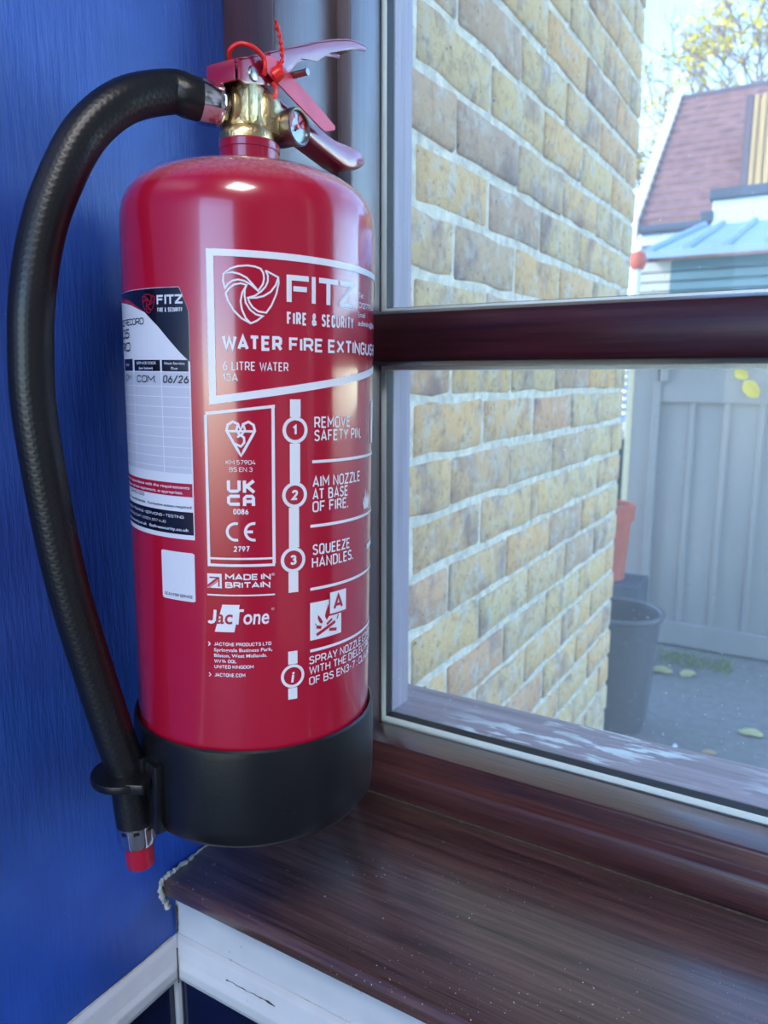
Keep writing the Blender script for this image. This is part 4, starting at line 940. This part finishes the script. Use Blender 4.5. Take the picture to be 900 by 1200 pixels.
# unseen upper storey of this building, put in to shade the yard
tag(MB().box(BX-3.2, 2.6, -2.6, 0.70, CEIL+0.1, 2.6).build('added_wall_upper', 'house_wall'), 'unseen upper storey wall of the building, added to shade the yard', kind='structure')
# gate
GY = 4.0
gate = empty('garden_gate', (-0.2, GY, GZ)); gi = Matrix.Translation(-Vector(gate.location))
tag(gate, 'grey painted boarded gate across the yard', 'gate')
def G(mb, name, mat, bevel=0.004): return mb.build(name, mat, gate, bevel, False, gi)
GT = 0.30; XG0, XG1 = -0.915, 1.25
G(MB().box(XG0+0.03, -0.765, GY, GY+0.06, GZ+0.005, GT), 'gate_post', 'gate')
G(MB().box(XG0, XG0+0.032, GY-0.004, GY+0.05, -0.86, GT), 'sun_edge_strip', 'sun_edge')  # sunlit gate edge put in as a coloured strip
G(MB().box(-0.75, XG1, GY-0.01, GY+0.045, -0.125, GT), 'top_board', 'gate')
G(MB().box(-0.775, XG1, GY-0.012, GY+0.045, GZ+0.015, -1.262), 'bottom_board', 'gate')
G(MB().box(-0.782, -0.745, GY-0.022, GY+0.03, -1.262, -0.02), 'gate_stile', 'gate')
G(MB().box(-0.748, -0.712, GY-0.034, GY-0.008, -0.02, 0.10), 'hinge_block', 'gate')
k = 0; x = -0.745
while x < XG1:
    x1 = min(XG1, x+0.156); G(MB().box(x+0.001, x1-0.001, GY+0.008, GY+0.03, -1.262, -0.125), 'board', 'gate', 0.003)
    if x1 < XG1: G(MB().box(x1-0.012, x1+0.012, GY-0.006, GY+0.012, -1.262, -0.125), 'batten', 'gate', 0.004)
    x = x1
def leaf(name, loc, size, mat, label, group, rot=(0, 0, 0), cat='leaf'):
    mb = MB(); k = 10; vs = []; fs = []
    for i in range(k+1):
        t = i/k; wv = math.sin(math.pi*t)**0.8*0.36*(1+0.15*math.sin(9*t)); vs += [((t-.5)*size, -wv*size, 0.10*size*math.sin(3*t)), ((t-.5)*size, 0, 0.04*size), ((t-.5)*size, wv*size, 0.12*size*math.sin(2.5*t))]
    for i in range(k):
        for j in range(2): a = 3*i+j; fs.append((a, a+1, a+4, a+3))
    o = mb.add(vs, fs).build(name, mat); sd = o.modifiers.new('thickness', 'SOLIDIFY'); sd.thickness = 0.002
    o.location = loc; o.rotation_euler = rot; tag(o, label, cat, group); return o
leaf('yellow_patch', (-0.335, GY-0.014, -0.055), 0.10, 'leaf_yellow', 'large yellow leaf-shaped patch on the top board of the grey gate', 'leaves in the yard', (math.pi/2, 0.9, 0))  # yellow leaf-shaped patches set against the gate front
leaf('yellow_patch', (-0.385, GY-0.014, 0.015), 0.07, 'leaf_yellow', 'small yellow leaf-shaped patch above the large one on the grey gate', 'leaves in the yard', (math.pi/2, 0.4, 0))
for (lx, ly, s, m_, lab, rz) in ((-0.590, 3.60, 0.11, 'leaf_fallen', 'pale green leaf on tarmac nearest the dark bin', 0.1), (-0.47, 3.62, 0.09, 'leaf_fallen', 'pale leaf in front of the weeds by the gate', 1.1), (-0.155, 3.11, 0.09, 'leaf_fallen', 'yellowish leaf alone on the open tarmac', 0.1), (-0.275, 2.86, 0.05, 'leaf_brown', 'small tan leaf on the tarmac nearest the window', 0.3)):
    leaf('fallen_leaf', (lx, ly, GZ+0.006), s, m_, lab, 'leaves in the yard', (0, 0, rz))
sc_ = empty('white_scrap', (-0.40, 2.76, GZ)); tag(sc_, 'torn white scrap lying on the tarmac near the bin', 'litter')
for a, s in ((0.2, 0.13), (1.5, 0.10), (2.7, 0.11)):
    mb = MB().add([(-0.5*s*.2, -0.012, 0.004), (s, -0.006, 0.008), (s, 0.006, 0.014), (-0.5*s*.2, 0.012, 0.009), (-0.5*s*.2, -0.012, 0.002), (s, -0.006, 0.006), (s, 0.006, 0.012), (-0.5*s*.2, 0.012, 0.007)], [(0, 1, 2, 3), (4, 7, 6, 5), (0, 4, 5, 1), (1, 5, 6, 2), (2, 6, 7, 3), (3, 7, 4, 0)])
    o = mb.build('strip', 'feather', sc_); o.rotation_euler = (0, 0, a)
wd = MB(); rnd = random.Random(3)
for i in range(260):
    x_, y_ = rnd.uniform(-0.63, -0.30), 3.86+max(-0.13, rnd.gauss(-0.06, 0.05))
    h = rnd.uniform(0.01, 0.035); a = rnd.uniform(0, 6.28); dx, dy = 0.012*math.cos(a), 0.012*math.sin(a)
    wd.add([(x_-dy*.3, y_+dx*.3, GZ), (x_+dy*.3, y_-dx*.3, GZ), (x_+dx+dy*.2, y_+dy, GZ+h), (x_+dx*2, y_+dy*2, GZ+h*.8)], [(0, 1, 2), (0, 2, 3)])
tag(wd.build('weeds', 'leaf_green'), 'low green weeds at the foot of the gate', 'weeds', kind='stuff')
# bin
binc = Vector((-0.655, 2.945, GZ))
bn = empty('garden_bin', binc); tag(bn, 'open charcoal plastic bin behind the brick corner', 'bin')
bbody = MB().lathe((0, 0, 0), [(0.0, 0.0), (0.120, 0.0), (0.125, 0.01), (0.160, 0.47), (0.156, 0.47), (0.121, 0.02), (0.0, 0.02)], 40).build('bin_body', 'bin', bn, 0, True)
ringp = []
for i in range(9): a = 2*math.pi*i/8; ringp.append((0.165+0.011*math.cos(a), 0.478+0.012*math.sin(a)))
MB().lathe((0, 0, 0), ringp, 40, False).build('bin_rim', 'bin', bn, 0, True)
# terracotta planter on a dark plinth
pl_ = empty('terracotta_planter', (-0.88, 3.62, -0.97)); tag(pl_, 'orange terracotta planter between brick corner and gate', 'planter')
MB().lathe((0, 0, 0), [(0, 0), (0.085, 0), (0.105, 0.30), (0.098, 0.30), (0.08, 0.03), (0, 0.03)], 28).build('pot_body', 'terracotta', pl_, 0, True)
MB().lathe((0, 0, 0), [(0.103, 0.29), (0.118, 0.29), (0.120, 0.37), (0.103, 0.37), (0.103, 0.29)], 28, False).build('pot_rim', 'terracotta', pl_, 0, True)
tag(MB().box(-1.10, -0.70, 3.5, 3.76, GZ, -0.97).build('plinth', 'felt', bevel=0.01), 'dark block plinth under the terracotta planter', 'plinth')
# slatted panel and hedge behind the gate post
fp = empty('slat_fence', (-1.3, 4.75, GZ)); tag(fp, 'blue grey slatted fence panel behind the gate edge', 'fence'); fi = Matrix.Translation(-Vector(fp.location))
for i in range(14): MB().box(-1.75, -0.94, 4.74, 4.765, -0.26+i*0.045, -0.26+i*0.045+0.036).build('slat', 'blue_grey', fp, 0.004, False, fi)
for x_ in (-1.74, -1.0): MB().box(x_, x_+0.06, 4.765, 4.82, GZ, 0.37).build('post', 'blue_grey', fp, 0.004, False, fi)
MB().box(-1.75, -0.94, 4.70, 4.80, -0.325, -0.275).build('bottom_rail', 'pale_stone', fp, 0.006, False, fi)
hg = MB(); rnd = random.Random(5)
for i in range(1500):
    c = Vector((rnd.uniform(-1.75, -0.95), 4.6+rnd.uniform(-0.12, 0.08), GZ+rnd.uniform(0.0, 1.04))); a = Vector((rnd.gauss(0, 1), rnd.gauss(0, 1), rnd.gauss(0, 1))).normalized()*0.035; d = a.orthogonal().normalized()*0.018
    hg.add([c-a, c+d, c+a, c-d], [(0, 1, 2, 3)])
hg.box(-1.74, -0.96, 4.56, 4.66, GZ, -0.40)
tag(hg.build('hedge', 'hedge'), 'dark clipped hedge below the slatted fence', 'hedge', kind='stuff')
# shed with ribbed roof
sh = empty('garden_shed', (0, 6.2, GZ)); tag(sh, 'teal boarded shed with pale blue ribbed roof', 'shed'); si = Matrix.Translation(-Vector(sh.location))
MB().box(-1.03, 2.2, 5.64, 6.95, GZ, 0.80).build('shed_body', 'teal_board', sh, 0, False, si)
z = -0.2
while z < 0.79:
    MB().prism_x([(5.60, z), (5.64, z), (5.64, z+0.064), (5.625, z+0.064)], -1.04, 2.2).build('board', 'teal_board', sh, 0, False, si)
    MB().prism_x([(5.61, z), (5.64, z), (5.64, z+0.064), (5.63, z+0.064)], -1.30, -1.04).build('sunlit_board', 'sunlit_board', sh, 0, False, si)  # paler boards paint in the shed's sunlit side
    z += 0.066
MB().box(-1.30, -1.03, 5.64, 6.9, GZ, 0.79).build('sunlit_shed_side', 'sunlit_board', sh, 0, False, si)  # shed's sunlit side as a separate paler block
def roofz(y): return 0.845+(y-5.5)*0.27
MB().add([(-1.20, 5.5, 0.80), (2.3, 5.5, 0.80), (2.3, 7.0, roofz(7)-.045), (-1.04, 7.0, roofz(7)-.045), (-1.20, 5.5, 0.845), (2.3, 5.5, 0.845), (2.3, 7.0, roofz(7)), (-1.04, 7.0, roofz(7))], [(0, 3, 2, 1), (4, 5, 6, 7), (0, 1, 5, 4), (1, 2, 6, 5), (2, 3, 7, 6), (3, 0, 4, 7)]).build('roof_sheet', 'corr', sh, 0, False, si)
x_ = -1.17; j = 0
while x_ < 2.25:
    x2 = x_+0.12 if j == 0 else x_+0.02
    MB().tube([(x_, 5.5, 0.85), (x2, 7.0, roofz(7)+.005)], 0.028, 8).build('roof_rib', 'corr', sh, 0, True, si)
    x_ += 0.24; j += 1
# little orange headed post beside the shed
ps = empty('capped_post', (-1.115, 4.95, GZ)); tag(ps, 'pale post with round orange cap at the brick edge', 'post')
MB().lathe((0, 0, 0), [(0.0, 0), (0.022, 0), (0.022, 2.10), (0, 2.10)], 16).build('shaft', 'pale_stone', ps, 0, True)
MB().lathe((0, 0, 2.06), [(0, 0), (0.035, 0.0), (0.05, 0.03), (0.052, 0.06), (0.04, 0.10), (0, 0.115)], 20).build('cap', 'terracotta', ps, 0, True)
# flat roofed extension
fx = empty('flat_roof_extension', (0.2, 8.2, GZ)); tag(fx, 'low flat roofed building with pale blue fascia', 'building'); xi = Matrix.Translation(-Vector(fx.location))
MB().box(-1.0, 2.6, 7.62, 8.85, GZ, 1.36).build('wall', 'house_wall', fx, 0, False, xi)
MB().box(-1.07, 2.7, 7.5, 8.9, 1.33, 1.545).build('fascia', 'fascia_blue', fx, 0.006, False, xi)
MB().box(-1.10, 2.75, 7.46, 8.95, 1.545, 1.635).build('roof_cap', 'felt', fx, 0.01, False, xi)
MB().box(-1.17, -1.06, 7.48, 7.6, 1.36, 1.46).build('gutter_end', 'felt', fx, 0.015, False, xi)
# house
hs = empty('house', (0, 11, GZ)); tag(hs, 'house with clay tiled roof and white barge board', 'house'); hi_ = Matrix.Translation(-Vector(hs.location))
def H(mb, name, mat, bevel=0): return mb.build(name, mat, hs, bevel, False, hi_)
H(MB().box(-1.95, 4, 9.2, 14, GZ, 1.65), 'wall', 'house_wall')
def slab(x0, x1, y0, z0, y1, z1, t): return MB().prism_x([(y0, z0), (y1, z1), (y1, z1+t), (y0, z0+t)], x0, x1)
EZ, RZ = 1.60, 3.46
H(slab(-2.04, 4.2, 9.0, EZ, 11.0, RZ, 0.10), 'roof_slope', 'rooftile')
H(slab(-2.04, 4.2, 13.0, EZ, 11.0, RZ, 0.10), 'roof_slope', 'rooftile')
for r_ in range(16):     # tile courses, each lapping the one below
    t0 = r_/16; y0 = 9.0+2.0*t0; z0 = EZ+(RZ-EZ)*t0
    H(MB().prism_x([(y0, z0+0.10), (y0+0.125, z0+0.10+0.116), (y0-0.010, z0+0.135)], -2.04, -1.0), 'tile_course', 'rooftile')
H(MB().tube([(-2.04, 11.0, RZ+0.09), (4.2, 11.0, RZ+0.09)], 0.06, 10), 'ridge', 'ridge')
for sg, y0 in ((1, 9.0-0.10), (-1, 13.1)):
    H(MB().prism_x([(y0, EZ-0.16), (11.0, RZ-0.08), (11.0, RZ+0.20), (y0, EZ+0.12)], -2.14, -2.04), 'barge_board', 'barge')
H(MB().prism_x([(8.9, EZ-0.30), (11.0, RZ-0.2), (13.1, EZ-0.30)], -2.02, -1.95), 'gable_wall', 'barge_grey')
H(MB().box(-2.0, 4.1, 8.93, 9.02, EZ-0.16, EZ-0.03), 'fascia', 'fascia_blue')
H(MB().tube([(-2.0, 8.9, EZ+0.0), (4.1, 8.9, EZ+0.0)], 0.05, 10), 'gutter', 'felt')
x_ = -0.99
H(MB().box(-1.0, 1.6, 9.3, 10.7, EZ, 2.90), 'cross_wing', 'tan_board')
while x_ < 1.55:
    H(MB().box(x_, x_+0.040, 9.275, 9.30, EZ, 2.92), 'cladding_strip', 'tan_board'); x_ += 0.075
H(MB().box(-1.07, -1.0, 9.27, 10.7, EZ, 2.93), 'corner_board', 'ridge')
# tree
tr = empty('autumn_tree', (-1.2, 17, GZ)); tag(tr, 'bare branched tree with yellow autumn leaves behind the house', 'tree'); ti = Matrix.Translation(-Vector(tr.location))
rnd = random.Random(11); twig = MB(); tips = []
def grow(p, d, L, r_, depth):
    q = p+d*L; mid = p+d*L*0.5+Vector((rnd.gauss(0, 1), rnd.gauss(0, 1), rnd.gauss(0, .5)))*L*0.05
    twig.tube([p, mid, q], [r_, r_*0.85, r_*0.7], 6 if depth > 3 else 4, False)
    if depth <= 3: tips.extend([mid, q])
    if depth == 0: return
    for i in range(3 if depth > 1 else 4):
        nd = (d+Vector((rnd.gauss(0, .5), rnd.gauss(0, .5), rnd.gauss(0.1, .35)))).normalized()
        grow(q, nd, L*rnd.uniform(0.66, 0.85), r_*0.62, depth-1)
trunk_top = Vector((-1.2, 17, 2.5))
trunk = MB().tube([(-1.2, 17, GZ), (-1.15, 17, 0.5), trunk_top], [0.22, 0.18, 0.15], 12, False)
trunk.build('trunk', 'bark', tr, 0, True, ti)
for a in ((-0.55, 0, 0.8), (0.1, 0.3, 1), (0.6, -0.1, 0.8), (-0.2, -0.35, 1), (-0.95, 0.1, 0.55), (0.3, 0, 1)):
    grow(trunk_top+Vector((0, 0, rnd.uniform(-.4, 0))), Vector(a).normalized(), 1.5, 0.075, 5)
tag(twig.build('branches', 'bark', tr, 0, True, ti), kind='stuff')
lv = MB()
for p_ in tips:
    dens = 1.0 if p_.z < 5.8 else 0.4
    if rnd.random() > dens*0.62*(1.6 if math.sin(p_.x*2.3+1)+math.sin(p_.z*2.9) > 0.3 else 0.35): continue
    for k in range(2):
        c = p_+Vector((rnd.gauss(0, .13), rnd.gauss(0, .13), rnd.gauss(0, .13))); a = Vector((rnd.gauss(0, 1), rnd.gauss(0, 1), rnd.gauss(0, 1))).normalized()*0.075; d = a.orthogonal().normalized()*0.045
        lv.add([c-a, c+d, c+a, c-d], [(0, 1, 2, 3)])
tag(lv.build('leaves', 'leaf_yellow', tr, 0, False, ti), kind='stuff')
